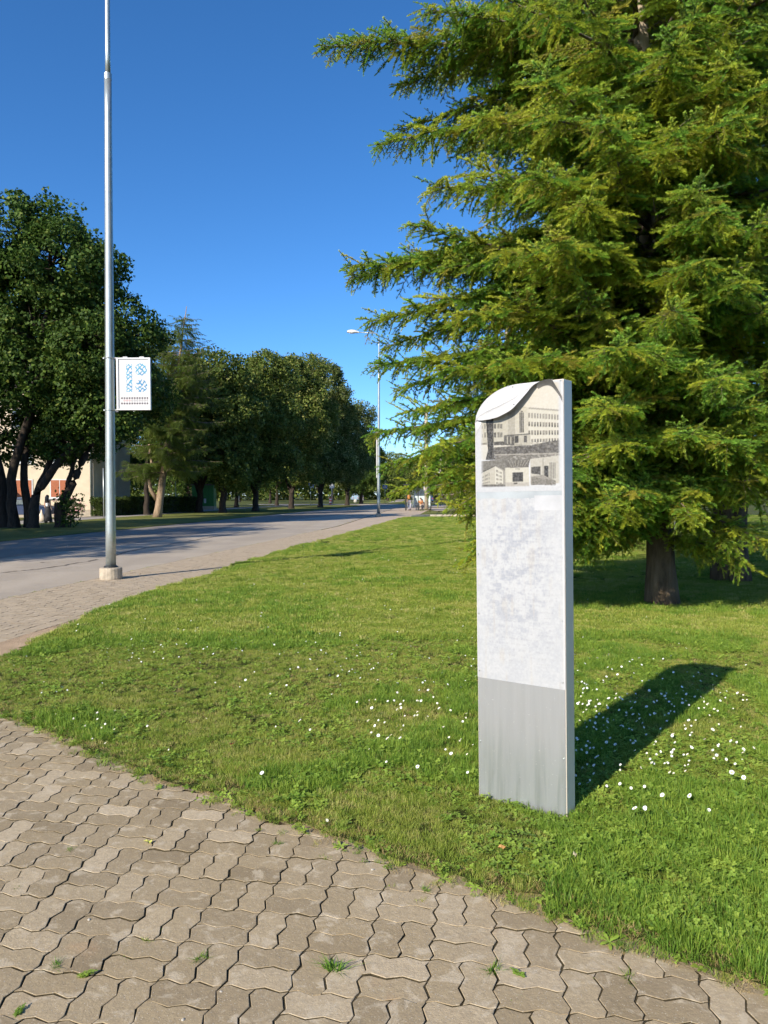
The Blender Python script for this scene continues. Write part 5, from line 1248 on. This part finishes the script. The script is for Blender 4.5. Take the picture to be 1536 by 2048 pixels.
# ------------------------------------------------------------------ people
def skin_body(name, joints, bones, mat, root):
    me = bpy.data.meshes.new(name); names = list(joints)
    me.from_pydata([joints[k][0] for k in names], [(names.index(a), names.index(b)) for a, b in bones], [])
    o = link(name, me, root)
    sk = o.modifiers.new('skin', 'SKIN'); sk.use_smooth_shade = True
    for i, k in enumerate(names):
        v = me.skin_vertices[0].data[i]; r = joints[k][1]; v.radius = r if hasattr(r, '__len__') else (r, r); v.use_root = (i == 0)
    sb_ = o.modifiers.new('sub', 'SUBSURF'); sb_.levels = 1; sb_.render_levels = 2
    me.materials.append(mat)
    return o
SKIN = simple('skin', (0.55, 0.33, 0.23), 0.6)
def figure(label, loc, rz, h, hair, top, bottom, skirt=False, seated=False, hairlong=False, sleeves=False, group=None):
    s = h / 1.70; e = empty('person', (loc[0], loc[1], loc[2] if len(loc) > 2 else 0), rz, label=label, cat='person', group=group)
    kz = -0.42 if seated else 0.0
    J = {'pelvis': ((0, 0, 0.95 + kz), (0.135, 0.10)), 'waist': ((0, 0, 1.10 + kz), (0.115, 0.09)), 'chest': ((0, -0.01, 1.30 + kz), (0.15, 0.10)), 'neck': ((0, 0, 1.44 + kz), 0.055), 'head': ((0, -0.01, 1.55 + kz), (0.075, 0.09)), 'crown': ((0, 0.0, 1.66 + kz), (0.06, 0.07))}
    B = [('pelvis', 'waist'), ('waist', 'chest'), ('chest', 'neck'), ('neck', 'head'), ('head', 'crown')]
    for n_, sx in (('l', -1), ('r', 1)):
        fw_ = 0.10 * sx
        if seated: hip, knee, ank, toe = (0.09 * sx, 0, 0.52), (0.11 * sx, -0.42, 0.50), (0.11 * sx, -0.44, 0.08), (0.11 * sx, -0.60, 0.03)
        else: hip, knee, ank, toe = (0.09 * sx, 0, 0.90), (0.10 * sx, -0.03 - 0.5 * fw_, 0.50), (0.10 * sx, fw_, 0.08), (0.11 * sx, fw_ - 0.15, 0.03)
        J['hip' + n_] = (hip, 0.085); J['knee' + n_] = (knee, 0.06); J['ank' + n_] = (ank, 0.042); J['toe' + n_] = (toe, 0.035)
        B += [('pelvis', 'hip' + n_), ('hip' + n_, 'knee' + n_), ('knee' + n_, 'ank' + n_), ('ank' + n_, 'toe' + n_)]
        J['sh' + n_] = ((0.17 * sx, 0, 1.39 + kz), 0.055); J['el' + n_] = ((0.23 * sx, 0.03 - 0.08 * seated, 1.12 + kz), 0.042); J['wr' + n_] = ((0.24 * sx, -0.06 - 0.14 * seated, 0.88 + kz + 0.08 * seated), 0.032); J['ha' + n_] = ((0.24 * sx, -0.09 - 0.14 * seated, 0.79 + kz + 0.08 * seated), (0.022, 0.04))
        B += [('chest', 'sh' + n_), ('sh' + n_, 'el' + n_), ('el' + n_, 'wr' + n_), ('wr' + n_, 'ha' + n_)]
    J = {k: (tuple(c * s for c in v[0]), tuple(q * s for q in v[1]) if hasattr(v[1], '__len__') else v[1] * s) for k, v in J.items()}
    skin_body('body', J, B, SKIN, e)
    def grown(names, bones, extra, nm, mat):
        jj = {k: (J[k][0], tuple(q + extra * s for q in J[k][1]) if hasattr(J[k][1], '__len__') else J[k][1] + extra * s) for k in names}
        return skin_body(nm, jj, bones, mat, e)
    up_ = ['pelvis', 'waist', 'chest'] + (['shl', 'shr', 'ell', 'elr'] if sleeves else [])
    grown(up_, [b for b in B if b[0] in up_ and b[1] in up_], 0.018, 'shirt', top)
    if skirt:
        m = MB(); m.lathe([(0.14 * s, 1.02 * s), (0.19 * s, 0.85 * s), (0.25 * s, 0.4 * s), (0.30 * s, 0.10 * s), (0.27 * s, 0.09 * s)], 14, sy=0.8); m.build('skirt', bottom, e, smooth=True)
    else:
        lg = ['pelvis', 'hipl', 'hipr', 'kneel', 'kneer', 'ankl', 'ankr']; grown(lg, [b for b in B if b[0] in lg and b[1] in lg], 0.02, 'trousers', bottom)
    m = MB(); z0 = (1.58 + kz) * s
    m.lathe([(0.098 * s, z0 - 0.02), (0.105 * s, z0 + 0.05 * s), (0.085 * s, z0 + 0.12 * s), (0.03 * s, z0 + 0.15 * s)], 12, (0, 0.02 * s)); 
    if hairlong: m.prism([(-0.10 * s, z0 + 0.05 * s), (0.10 * s, z0 + 0.05 * s), (0.13 * s, z0 - 0.34 * s), (-0.13 * s, z0 - 0.34 * s)], 0.055 * s, 0.125 * s, 'y')
    m.build('hair', hair, e, smooth=True, bevel=0.02)
    for sx in (-1, 1):
        f = MB(); a, t = J['ank' + ('l' if sx < 0 else 'r')][0], J['toe' + ('l' if sx < 0 else 'r')][0]
        f.tube([(a[0], a[1] + 0.05, 0.045), (t[0], t[1], 0.04)], [0.05, 0.04], 8); f.build('shoe', MAT['dark_steel'], e, smooth=True)
    return e
wp = at(96, 1046, 45.5)
woman = figure('woman in a white top and long black skirt walking on the side path', (wp[0], 45.5), math.radians(160), 1.64, simple('dark_hair', (0.035, 0.02, 0.014), 0.5), simple('white_cotton', (0.66, 0.66, 0.68), 0.8), simple('black_cloth', (0.018, 0.018, 0.022), 0.8), skirt=True, hairlong=True)
m = MB(); m.lathe([(0.16, 0.0), (0.20, 0.12), (0.17, 0.35), (0.06, 0.55), (0.03, 0.72)], 12, sy=0.5); m.build('carrier_bag', simple('pale_bag', (0.62, 0.52, 0.42), 0.6), None, smooth=True, loc=(wp[0] - 0.34, 45.4, 0.06), label="pale carrier bag hanging from the walking woman's hand", cat='bag')

# ------------------------------------------------------------------ bus stop
SX, SY = 2.15, 75.5
sh = empty('bus_shelter', (SX, SY, 0), math.radians(-4), label='dark framed glass bus shelter at the far pavement', cat='bus shelter')
for x in (0.0, 1.25, 2.5):
    for y in (0.0, 1.4):
        m = MB(); m.box(x - 0.045, x + 0.045, y - 0.045, y + 0.045, -0.02, 2.5); m.build('post', MAT['dark_steel'], sh)
m = MB(); m.box(-0.2, 2.7, -0.3, 1.7, 2.5, 2.62); m.build('roof', MAT['dark_steel'], sh)
pg = NT('shelter_glass'); pg.color((0.75, 0.85, 0.85)); pg.set(0.05, 0, 0.5); pg.b.inputs['Transmission Weight'].default_value = 0.85
for x in (0.05, 1.30): m = MB(); m.box(x, x + 1.15, 1.39, 1.41, 0.3, 2.4); m.build('pane', pg.m, sh)
m = MB(); m.box(0.8, 2.45, 1.30, 1.36, 0.25, 2.2); m.build('poster_panel', simple('poster', (0.55, 0.66, 0.66), 0.5), sh)
m = MB(); m.box(0.9, 2.4, 0.75, 1.15, 0.42, 0.48); m.box(1.0, 1.06, 0.8, 1.1, 0, 0.42); m.box(2.2, 2.26, 0.8, 1.1, 0, 0.42); m.build('seat', MAT['dark_steel'], sh)
m = MB()
for z in (0.1, 0.72): m.box(1.0, 2.5, -0.025, 0.025, z, z + 0.05)
for x in np.linspace(1.0, 2.45, 6): m.box(x, x + 0.04, -0.02, 0.02, 0.0, 0.76)
m.build('railing', MAT['dark_steel'], sh)
OR = simple('orange_fabric', (0.50, 0.20, 0.06), 0.7)
figure('standing person in pale clothes inside the bus shelter', (SX + 0.42, SY + 0.45), math.radians(200), 1.78, simple('pale_hat', (0.62, 0.58, 0.52), 0.7), simple('pale_shirt', (0.55, 0.52, 0.52), 0.8), simple('lilac_trousers', (0.42, 0.40, 0.46), 0.8), sleeves=True)
m = MB(); m.lathe([(0.10, 0.0), (0.19, 0.06), (0.20, 0.3), (0.14, 0.44), (0.05, 0.47)], 12, sy=0.6); m.build('backpack', OR, smooth=True, loc=(SX + 0.33, SY + 0.24, 1.08), label='orange backpack worn by the standing person at the bus stop', cat='backpack')
figure('seated person in orange in the bus shelter', (SX + 1.55, SY + 0.95), math.radians(10), 1.65, simple('brown_hair', (0.10, 0.06, 0.04), 0.6), OR, simple('beige_trousers', (0.45, 0.38, 0.32), 0.8), seated=True, sleeves=True)

def post(name, label, x, y, h, r, mat, cat='post'):
    e = empty(name, (x, y, 0), label=label, cat=cat); m = MB(); m.tube([(0, 0, -0.05), (0, 0, h * 0.5), (0, 0, h)], [r, r * 0.93, r * 0.85], 12); m.build('shaft', mat, e, smooth=True); return e
u = post('utility_pole', 'pale concrete utility pole beside the bus shelter', 4.2, 75.0, 10.5, 0.20, MAT['concrete'], 'pole')
m = MB(); m.box(-0.27, -0.19, -0.03, 0.03, 2.0, 2.8); m.build('side_plate', MAT['white'], u)
u = post('utility_pole', 'thinner grey utility pole with a red and white sign in front of the firs', 9.6, 128, 11, 0.19, MAT['concrete'], 'pole')
e = empty('advert_sign', (9.6, 128, 4.0), label='red and white sign board fixed to the thinner utility pole', cat='sign')
m = MB(); m.box(-1.0, -0.15, -0.05, 0.05, 0, 1.5); m.build('board', MAT['white'], e); m = MB(); m.lathe([(0.30, -0.06), (0.30, 0.0)], 16)
r_ = MB(); r_.tube([(-0.58, -0.055, 0.75), (-0.58, -0.07, 0.75)], 0.26, 16); r_.build('red_disc', simple('sign_red', (0.55, 0.05, 0.04), 0.5), e); r_ = MB(); r_.tube([(-0.2, 0, 0.3), (0.02, 0, 0.3)], 0.03, 8); r_.build('bracket', MAT['galv'], e)
# traffic signs
BLUE = simple('sign_blue', (0.03, 0.13, 0.50), 0.4); YEL = simple('sign_yellow', (0.65, 0.62, 0.12), 0.5); RED = simple('sign_red_paint', (0.50, 0.05, 0.04), 0.5)
def crossing_sign(label, x, y, zc, w, extra=None, rz=0):
    e = empty('crossing_sign', (x, y, 0), rz, label=label, cat='road sign')
    m = MB(); m.tube([(0, 0, -0.05), (0, 0, zc + 0.9)], 0.04, 10); m.build('post', MAT['galv'], e, smooth=True)
    m = MB(); m.box(-w / 2, w / 2, -0.065, -0.045, zc - w / 2, zc + w / 2); p = m.build('plate', BLUE, e, bevel=0.01)
    m = MB(); m.prism([(-w * .4, zc - w * .36), (w * .4, zc - w * .36), (0, zc + w * .38)], -0.072, -0.068, 'y'); m.build('white_triangle', MAT['white'], p)
    m = MB(); m.prism([(-0.03, zc + w * .12), (0.03, zc + w * .12), (0.05, zc - w * .08), (0.12, zc - w * .3), (0.06, zc - w * .3), (0, zc - w * .12), (-0.08, zc - w * .3), (-0.14, zc - w * .3), (-0.05, zc - w * .05)], -0.078, -0.0745, 'y'); m.lathe([(0.035, zc + w * .14), (0.035, zc + w * .2)], 8, (0, -0.08)); m.build('walking_figure', MAT['dark_steel'], p)
    if extra: m = MB(); m.tube([(0, -0.05, zc + w / 2 + 0.33), (0, -0.07, zc + w / 2 + 0.33)], 0.30, 18); m.build('round_plate', extra, e)
    return e
xs_ = gp(770, 1007); crossing_sign('blue pedestrian crossing sign under a round yellow-white plate by the far road', xs_[0], xs_[1], 3.15, 0.85, simple('round_plate', (0.62, 0.60, 0.35), 0.5))
ws = gp(659, 1008); crossing_sign('shaded blue crossing sign beneath the end of the tree row', ws[0] - 1.4, ws[1] - 20, 3.2, 0.9)
ws = gp(670, 1007.5); e = empty('notice_board', (ws[0], ws[1] - 8, 0), label='white square board on a pole at the far junction', cat='road sign')
m = MB(); m.tube([(0, 0, -0.05), (0, 0, 4.4)], 0.06, 10); m.build('post', MAT['galv'], e, smooth=True); m = MB(); m.box(-0.42, 0.42, -0.09, -0.065, 2.75, 3.65); m.build('board', MAT['white'], e, bevel=0.01)
gw = gp(718, 1004); e = empty('give_way_sign', (gw[0], gw[1], 0), label='red and white triangular give way sign at the far junction', cat='road sign')
m = MB(); m.tube([(0, 0, -0.05), (0, 0, 3.6)], 0.05, 10); m.build('post', MAT['galv'], e, smooth=True)
m = MB(); m.prism([(-0.55, 3.5), (0, 2.55), (0.55, 3.5)], -0.08, -0.055, 'y'); p = m.build('plate', RED, e); m = MB(); m.prism([(-0.32, 3.38), (0, 2.84), (0.32, 3.38)], -0.086, -0.083, 'y'); m.build('white_field', MAT['white'], p)
tp = gp(664, 1008); e = empty('barrier_post', (tp[0], tp[1] - 4, 0), label='red and white barrier post beside the white board', cat='bollard')
for k in range(5): m = MB(); m.lathe([(0.22, k * 0.24 + 0.002), (0.22, k * 0.24 + 0.238)], 12); m.build('band', RED if k % 2 == 0 else MAT['white'], e)
pl = gp(711, 1004.5); m = MB(); m.lathe([(0.34, -0.02), (0.42, 0.2), (0.36, 0.5), (0.18, 0.68), (0.05, 0.7)], 10); m.build('boulder', simple('pale_stone', (0.45, 0.42, 0.36), 0.9), loc=(pl[0], pl[1], 0), label='pale stone block on the verge of the far junction', cat='boulder', smooth=False)
pp_ = gp(725, 1004); figure('far pedestrian in a pale lilac shirt by the junction', (pp_[0], pp_[1]), math.radians(30), 1.7, simple('dark_hair2', (0.05, 0.03, 0.02), 0.6), simple('lilac_shirt', (0.55, 0.48, 0.62), 0.8), simple('pale_trousers', (0.55, 0.50, 0.48), 0.8), sleeves=True)
for q, (x, y, h) in enumerate([(478, 1010, 3.2), (447, 1015, 3.0), (352, 1024, 3.0), (208, 1036, 3.6)]):
    p = gp(x, y); post('marker_post', ['slim white post at the far left of the junction', 'slim white post right of the green kiosk', 'slim grey post in front of the green kiosk', 'slim post seen just left of the near lamp post'][q], p[0], p[1], h, 0.05, MAT['galv'] if q > 1 else MAT['white'])

# ------------------------------------------------------------------ cars
def car(label, x, y, rz, paint, van=False):
    e = empty('parked_car', (x, y, 0), rz, label=label, cat='van' if van else 'car')
    H = 1.95 if van else 1.45
    prof = [(-2.1, 0.35), (2.1, 0.35), (2.15, 0.7), (2.0, 0.92), (1.15, 1.0), (0.55, H), (-1.2, H), (-1.85, 1.0 if not van else H - 0.1), (-2.1, 0.92)]
    m = MB(); n = len(prof)
    for yy, sc in ((-0.86, 0.0), (-0.80, 1.0), (0.80, 1.0), (0.86, 0.0)):
        for (a, b) in prof: m.v.append((a * (0.985 if not sc else 1), (yy if b < 1.0 else yy * 0.86), b - (0.03 if not sc else 0)))
    for r in range(3):
        for i in range(n): j = (i + 1) % n; m.f.append((r * n + i, r * n + j, (r + 1) * n + j, (r + 1) * n + i)); m.m.append(0)
    m.f += [tuple(range(n))[::-1], tuple(3 * n + i for i in range(n))]; m.m += [0, 0]
    m.build('body', paint, e, bevel=0.03)
    for sy in (-1, 1):
        m = MB(); yy = sy * 0.765; m.prism([(0.95, 1.04), (0.5, H - 0.09), (-1.1, H - 0.09), (-1.55, 1.04)], yy - 0.005 * sy, yy + 0.012 * sy, 'y'); m.build('side_window', MAT['glass'], e)
    m = MB(); m.add([(1.14, -0.62, 1.06), (1.14, 0.62, 1.06), (0.66, 0.6, H - 0.08), (0.66, -0.6, H - 0.08)], [(0, 1, 2, 3)]); m.v = [(v[0] + 0.02, v[1], v[2]) for v in m.v]; m.build('windscreen', MAT['glass'], e)
    m = MB(); m.add([(-1.80, -0.62, 1.06), (-1.80, 0.62, 1.06), (-1.32, 0.6, H - 0.08), (-1.32, -0.6, H - 0.08)], [(0, 3, 2, 1)]); m.v = [(v[0] - 0.06, v[1], v[2]) for v in m.v]; m.build('rear_window', MAT['glass'], e)
    for wx_ in (-1.3, 1.3):
        for sy in (-1, 1):
            t = MB(); t.tube([(wx_, sy * 0.68, 0.32), (wx_, sy * 0.88, 0.32)], 0.32, 16); w = t.build('wheel', MAT['rubber'], e); r = MB(); r.tube([(wx_, sy * 0.87, 0.32), (wx_, sy * 0.89, 0.32)], 0.19, 12); r.build('rim', MAT['galv'], w)
    for sy in (-1, 1):
        m = MB(); m.box(2.09, 2.16, sy * 0.6 - 0.16, sy * 0.6 + 0.16, 0.62, 0.8); m.build('headlight', MAT['white'], e)
        m = MB(); m.box(-2.14, -2.06, sy * 0.66 - 0.12, sy * 0.66 + 0.12, 0.66, 0.88); m.build('tail_light', RED, e)
    return e
c1 = gp(868, 1000); car('blue car driving on the side street right of the bus shelter', 9.1, 158, math.radians(96), simple('blue_paint', (0.08, 0.15, 0.32), 0.3, 0.3))
c2 = gp(706, 1001); car('pale blue van on the road end between the signs', -8.2, 212, math.radians(100), simple('van_paint', (0.35, 0.48, 0.58), 0.35, 0.2), van=True)
c3 = at(42, 1020, 52.5); car('dark blue car parked by the porch behind the maple stems', c3[0], 52.5, math.radians(8), simple('navy_paint', (0.015, 0.03, 0.075), 0.3, 0.3))

# ------------------------------------------------------------------ small things: daisies, weeds, leaves, stones
WEED = [blades(80, 0.022, 0.02, 0.055, 0.0042, MAT['grass'], 501, 0.8), blades(60, 0.03, 0.012, 0.035, 0.0040, MAT['clover'], 502, 1.2), blades(90, 0.02, 0.025, 0.075, 0.0040, MAT['grass_lush'], 503, 0.7), clover(22, 0.028, 504, MAT['clover'], 0.0055), rosette(7, 0.045, 0.014, 505, MAT['clover'], 0.5)]
def daisy_mesh(seed):
    r = random.Random(seed); h = r.uniform(0.05, 0.085); R = r.uniform(0.0085, 0.0115); tx, ty = r.gauss(0.40, 0.2), r.gauss(0.55, 0.2)
    m = MB(); n = 13; bx, by = r.gauss(0, 0.008), r.gauss(0, 0.008)
    m.tube([(0, 0, 0), (bx * .5, by * .5, h * .5), (bx, by, h)], 0.0009, 3, cap=False, mi=1)
    c = (bx, by, h); V = [c]; F = []
    for k in range(2 * n):
        a = PI * k / n; q = R * (1.0 if k % 2 == 0 else 0.78) * r.uniform(0.9, 1.08); x, y = q * math.cos(a), q * math.sin(a)
        V.append((c[0] + x, c[1] + y, c[2] + tx * x + ty * y + 0.0016))
    F = [(0, 1 + k, 1 + (k + 1) % (2 * n)) for k in range(2 * n)]; m.add(V, F, 0)
    eye = MB(); eye.v = [(c[0] + 0.0036 * math.cos(a) * s, c[1] + 0.0036 * math.sin(a) * s, c[2] + z + (tx * math.cos(a) + ty * math.sin(a)) * 0.0036 * s) for s, z in ((1, 0.0012), (0.75, 0.0030)) for a in np.linspace(0, 2 * PI, 7)[:-1]]
    eye.f = [(i, (i + 1) % 6, 6 + (i + 1) % 6, 6 + i) for i in range(6)] + [tuple(range(6, 12))]; eye.m = [0] * 7
    return m.mesh('daisy', [MAT['petal'], MAT['stem']]), eye.mesh('daisy_centre', MAT['daisy_eye'])
DM = [daisy_mesh(k) for k in range(8)]
dr = np.random.default_rng(5); DP = []
def dcl(px, py, sx, sy, n, big=1.0):
    for _ in range(n): DP.append((dr.normal(px, sx * 1.3), dr.normal(py, sy * 1.3), big * dr.uniform(0.6, 1.0)))
dcl(1190, 1410, 34, 26, 34); dcl(1215, 1345, 45, 16, 18); dcl(1300, 1335, 50, 14, 10); dcl(1165, 1395, 12, 20, 10)
dcl(1185, 1500, 24, 40, 22); dcl(1250, 1425, 40, 22, 22); dcl(1330, 1420, 35, 30, 20); dcl(1370, 1360, 25, 18, 8)
dcl(1345, 1480, 55, 28, 24); dcl(1420, 1425, 35, 18, 18); dcl(1470, 1400, 45, 22, 8); dcl(1335, 1525, 30, 10, 11); dcl(1425, 1515, 18, 12, 7)
DP += [(1268, 1630, 1.3), (1328, 1607, 1.2), (1380, 1600, 1.25), (1458, 1564, 1.3), (1482, 1577, 1.35), (1264, 1585, 1.1), (1285, 1632, 1.0), (1420, 1620, 0.9)]
dcl(890, 1390, 50, 28, 26); dcl(930, 1470, 22, 36, 14); dcl(825, 1410, 22, 18, 12); dcl(745, 1455, 22, 22, 13, 1.1); dcl(690, 1345, 40, 14, 24, 0.9); dcl(800, 1330, 90, 30, 16, 0.9)
DP += [(832, 1545, 1.3), (519, 1560, 1.1), (622, 1465, 1.1), (655, 1645, 1.0), (600, 1452, 1.0), (905, 1510, 1.1)]
dcl(255, 1295, 40, 16, 24, 0.8); dcl(90, 1375, 25, 8, 7, 0.9); dcl(350, 1290, 40, 20, 14, 0.8); dcl(215, 1440, 70, 16, 12, 0.9); dcl(480, 1250, 150, 50, 30, 0.8); dcl(750, 1230, 120, 50, 30, 0.8); dcl(730, 1110, 130, 22, 40, 1.0); dcl(600, 1085, 60, 12, 20, 1.0); dcl(870, 1090, 40, 18, 20, 1.0)
dcl(1350, 1440, 70, 45, 40, 1.0); dcl(1200, 1420, 45, 40, 30, 1.0); dcl(560, 1290, 240, 60, 90, 0.75); dcl(1000, 1330, 260, 60, 50, 0.8); dcl(650, 1180, 200, 40, 70, 0.9)
cand = []
for (px, py, b) in DP:
    if py < 1045 or py > 1700: continue
    x, y = gp(px, py, 0.06)
    rel = np.array((x, y)) - PY0; lu, lv = rel @ PYU, rel @ PYN
    if -0.03 < lu < PYW + 0.03 and -0.03 < lv < 0.13: continue
    if in_poly(np.array([x]), np.array([y]), LAWN)[0]: cand.append((x, y, b))
cand.sort(key=lambda c: c[1]); print('daisies', len(cand))
for (x, y, b) in cand[:300]:
    k = random.randrange(8); o = bpy.data.objects.new('daisy', DM[k][0]); COL.objects.link(o)
    o.location = (x, y, 0.016); o.rotation_euler = (0, 0, random.gauss(0, 0.5)); o.scale = (b * random.uniform(0.7, 1.02),) * 2 + (b * random.uniform(0.85, 1.0),)
    tip_ = (np.array((x, y)) - PY0 - PYU * PYW * 0.5); sl_ = tip_ @ SH; sw_ = tip_ @ np.array([SH[1], -SH[0]])
    if 0 < sl_ < 3.7 and abs(sw_) < 0.24: zn = ('white daisy in the dark shadow of the pylon', 'daisies in the shadow of the pylon')
    elif x > 0.75 and sw_ > 0: zn = ('white daisy in the sunlit grass right of the shadow of the pylon', 'daisies right of the shadow')
    elif x > 0.75: zn = ('white daisy in the sunlit grass between the pylon and the fir trunks', 'daisies behind the pylon')
    elif x > -1.2: zn = ('white daisy in the open lawn just left of the pylon', 'daisies left of the pylon')
    else: zn = ('white daisy in the lawn near the pavement on the left', 'daisies on the left part of the lawn')
    tag(o, zn[0], 'flower', zn[1])
    c = bpy.data.objects.new('flower_centre', DM[k][1]); COL.objects.link(c); c.parent = o
far_d = cand[300:]
if far_d:
    fd = np.array(far_d); n = len(fd)
    instancer('daisy_field', np.c_[fd[:, :2], np.full(n, 0.016)], np.c_[np.zeros((n, 2)), dr.uniform(0, 6.28, n)], fd[:, 2] * 1.0, dr.integers(0, 8, n), [d[0] for d in DM], kind='stuff', label='scattered daisies on the far part of the lawn', cat='flowers')
for q, (px, py, s) in enumerate([(34, 1777, .5), (84, 1836, .6), (112, 1932, .7), (173, 1952, 1.0), (246, 1910, 1.2), (292, 1809, .6), (292, 1882, .6), (401, 1918, .8), (649, 1716, .8), (606, 1788, .7), (668, 1938, 1.9), (39, 2024, .7), (314, 1859, .6), (612, 2008, .8), (782, 1773, .5), (851, 1780, .7), (840, 1802, .7), (897, 1805, .5), (988, 1942, 1.1), (1036, 1950, .9), (1034, 2002, 1.1), (1168, 1953, .9), (1256, 1957, 1.2), (555, 1688, .6), (630, 1690, .8), (205, 1985, .5), (140, 1700, .5)]):
    x, y = gp(px, py); src = WEED[(0, 1, 2, 3, 1, 4, 0, 2)[q % 8]]
    o = bpy.data.objects.new('joint_weed', src); COL.objects.link(o); o.location = (x, y, -0.008); o.scale = (0.5 * s ** .5, 0.85 * s ** .6, 0.5 * s ** .5); o.rotation_euler = (0, 0, q * 1.7)
    pl_ = 'at the left' if px < 380 else 'in the middle' if px < 860 else 'at the right'
    tag(o, 'little green weed in a joint of the paving ' + pl_ + ' of the path', 'weed', 'weeds in the paving joints ' + pl_)
def fallen_leaf(px, py, z, col, size, label):
    x, y = gp(px, py, z); m = MB(); n = 8
    V = [(0, 0, 0.004)] + [(size * math.cos(2 * PI * k / n) * (1.25 if k == 0 else 1), size * 0.6 * math.sin(2 * PI * k / n), 0.004 + 0.006 * (k % 3)) for k in range(n)]
    m.add(V, [(0, 1 + k, 1 + (k + 1) % n) for k in range(n)]); m.build('fallen_leaf', simple('leaf_' + str(px), col, 0.6), loc=(x, y, z), rz=px * 0.37, label=label, cat='leaf')
fallen_leaf(296, 1686, 0.002, (0.42, 0.42, 0.09), 0.022, 'yellow-green fallen leaf lying on the pavers')
fallen_leaf(1003, 1698, 0.05, (0.48, 0.26, 0.08), 0.020, 'orange fallen leaf on the grass below the pylon')
fallen_leaf(463, 1490, 0.045, (0.45, 0.16, 0.05), 0.018, 'rust coloured fallen leaf on the lawn left of the pylon')
fallen_leaf(1150, 1712, 0.05, (0.40, 0.36, 0.22), 0.014, 'dry pale leaf in the grass near the right corner')
for (px, py) in ((442, 1984), (1122, 1856), (178, 1840), (1296, 1914), (745, 1740), (366, 2040)):
    x, y = gp(px, py); m = MB(); s = random.uniform(0.004, 0.007); m.lathe([(s * .6, 0), (s, s * .4), (s * .7, s * .8), (s * .1, s)], 7, sx=1.3)
    m.build('pebble', simple('white_pebble', (0.45, 0.41, 0.34), 0.8), loc=(x, y, -0.001), rz=px, label='small pale pebble lying on the paving', cat='pebble', group='pebbles on the paving')
# weeds along the seam between road and pavement
n = 4200; yy = RNG.uniform(8, 46, n) ; sx_ = np.array([road_edge(y, 0.03)[0] for y in yy]) + RNG.normal(0, 0.035, n); k = (vnoise(yy * 0.9, yy * 0, 3) > 0.3); yy, sx_ = yy[k], sx_[k]; n = len(yy)
instancer('seam_weeds', np.c_[sx_, yy, np.full(n, -0.02)], np.c_[np.zeros((n, 2)), RNG.uniform(0, 6.28, n)], RNG.uniform(0.3, 0.62, n), RNG.choice([0, 5, 5, 5, 2], n), SRC, kind='stuff', label='dry weeds along the seam between road and pavement', cat='weeds')
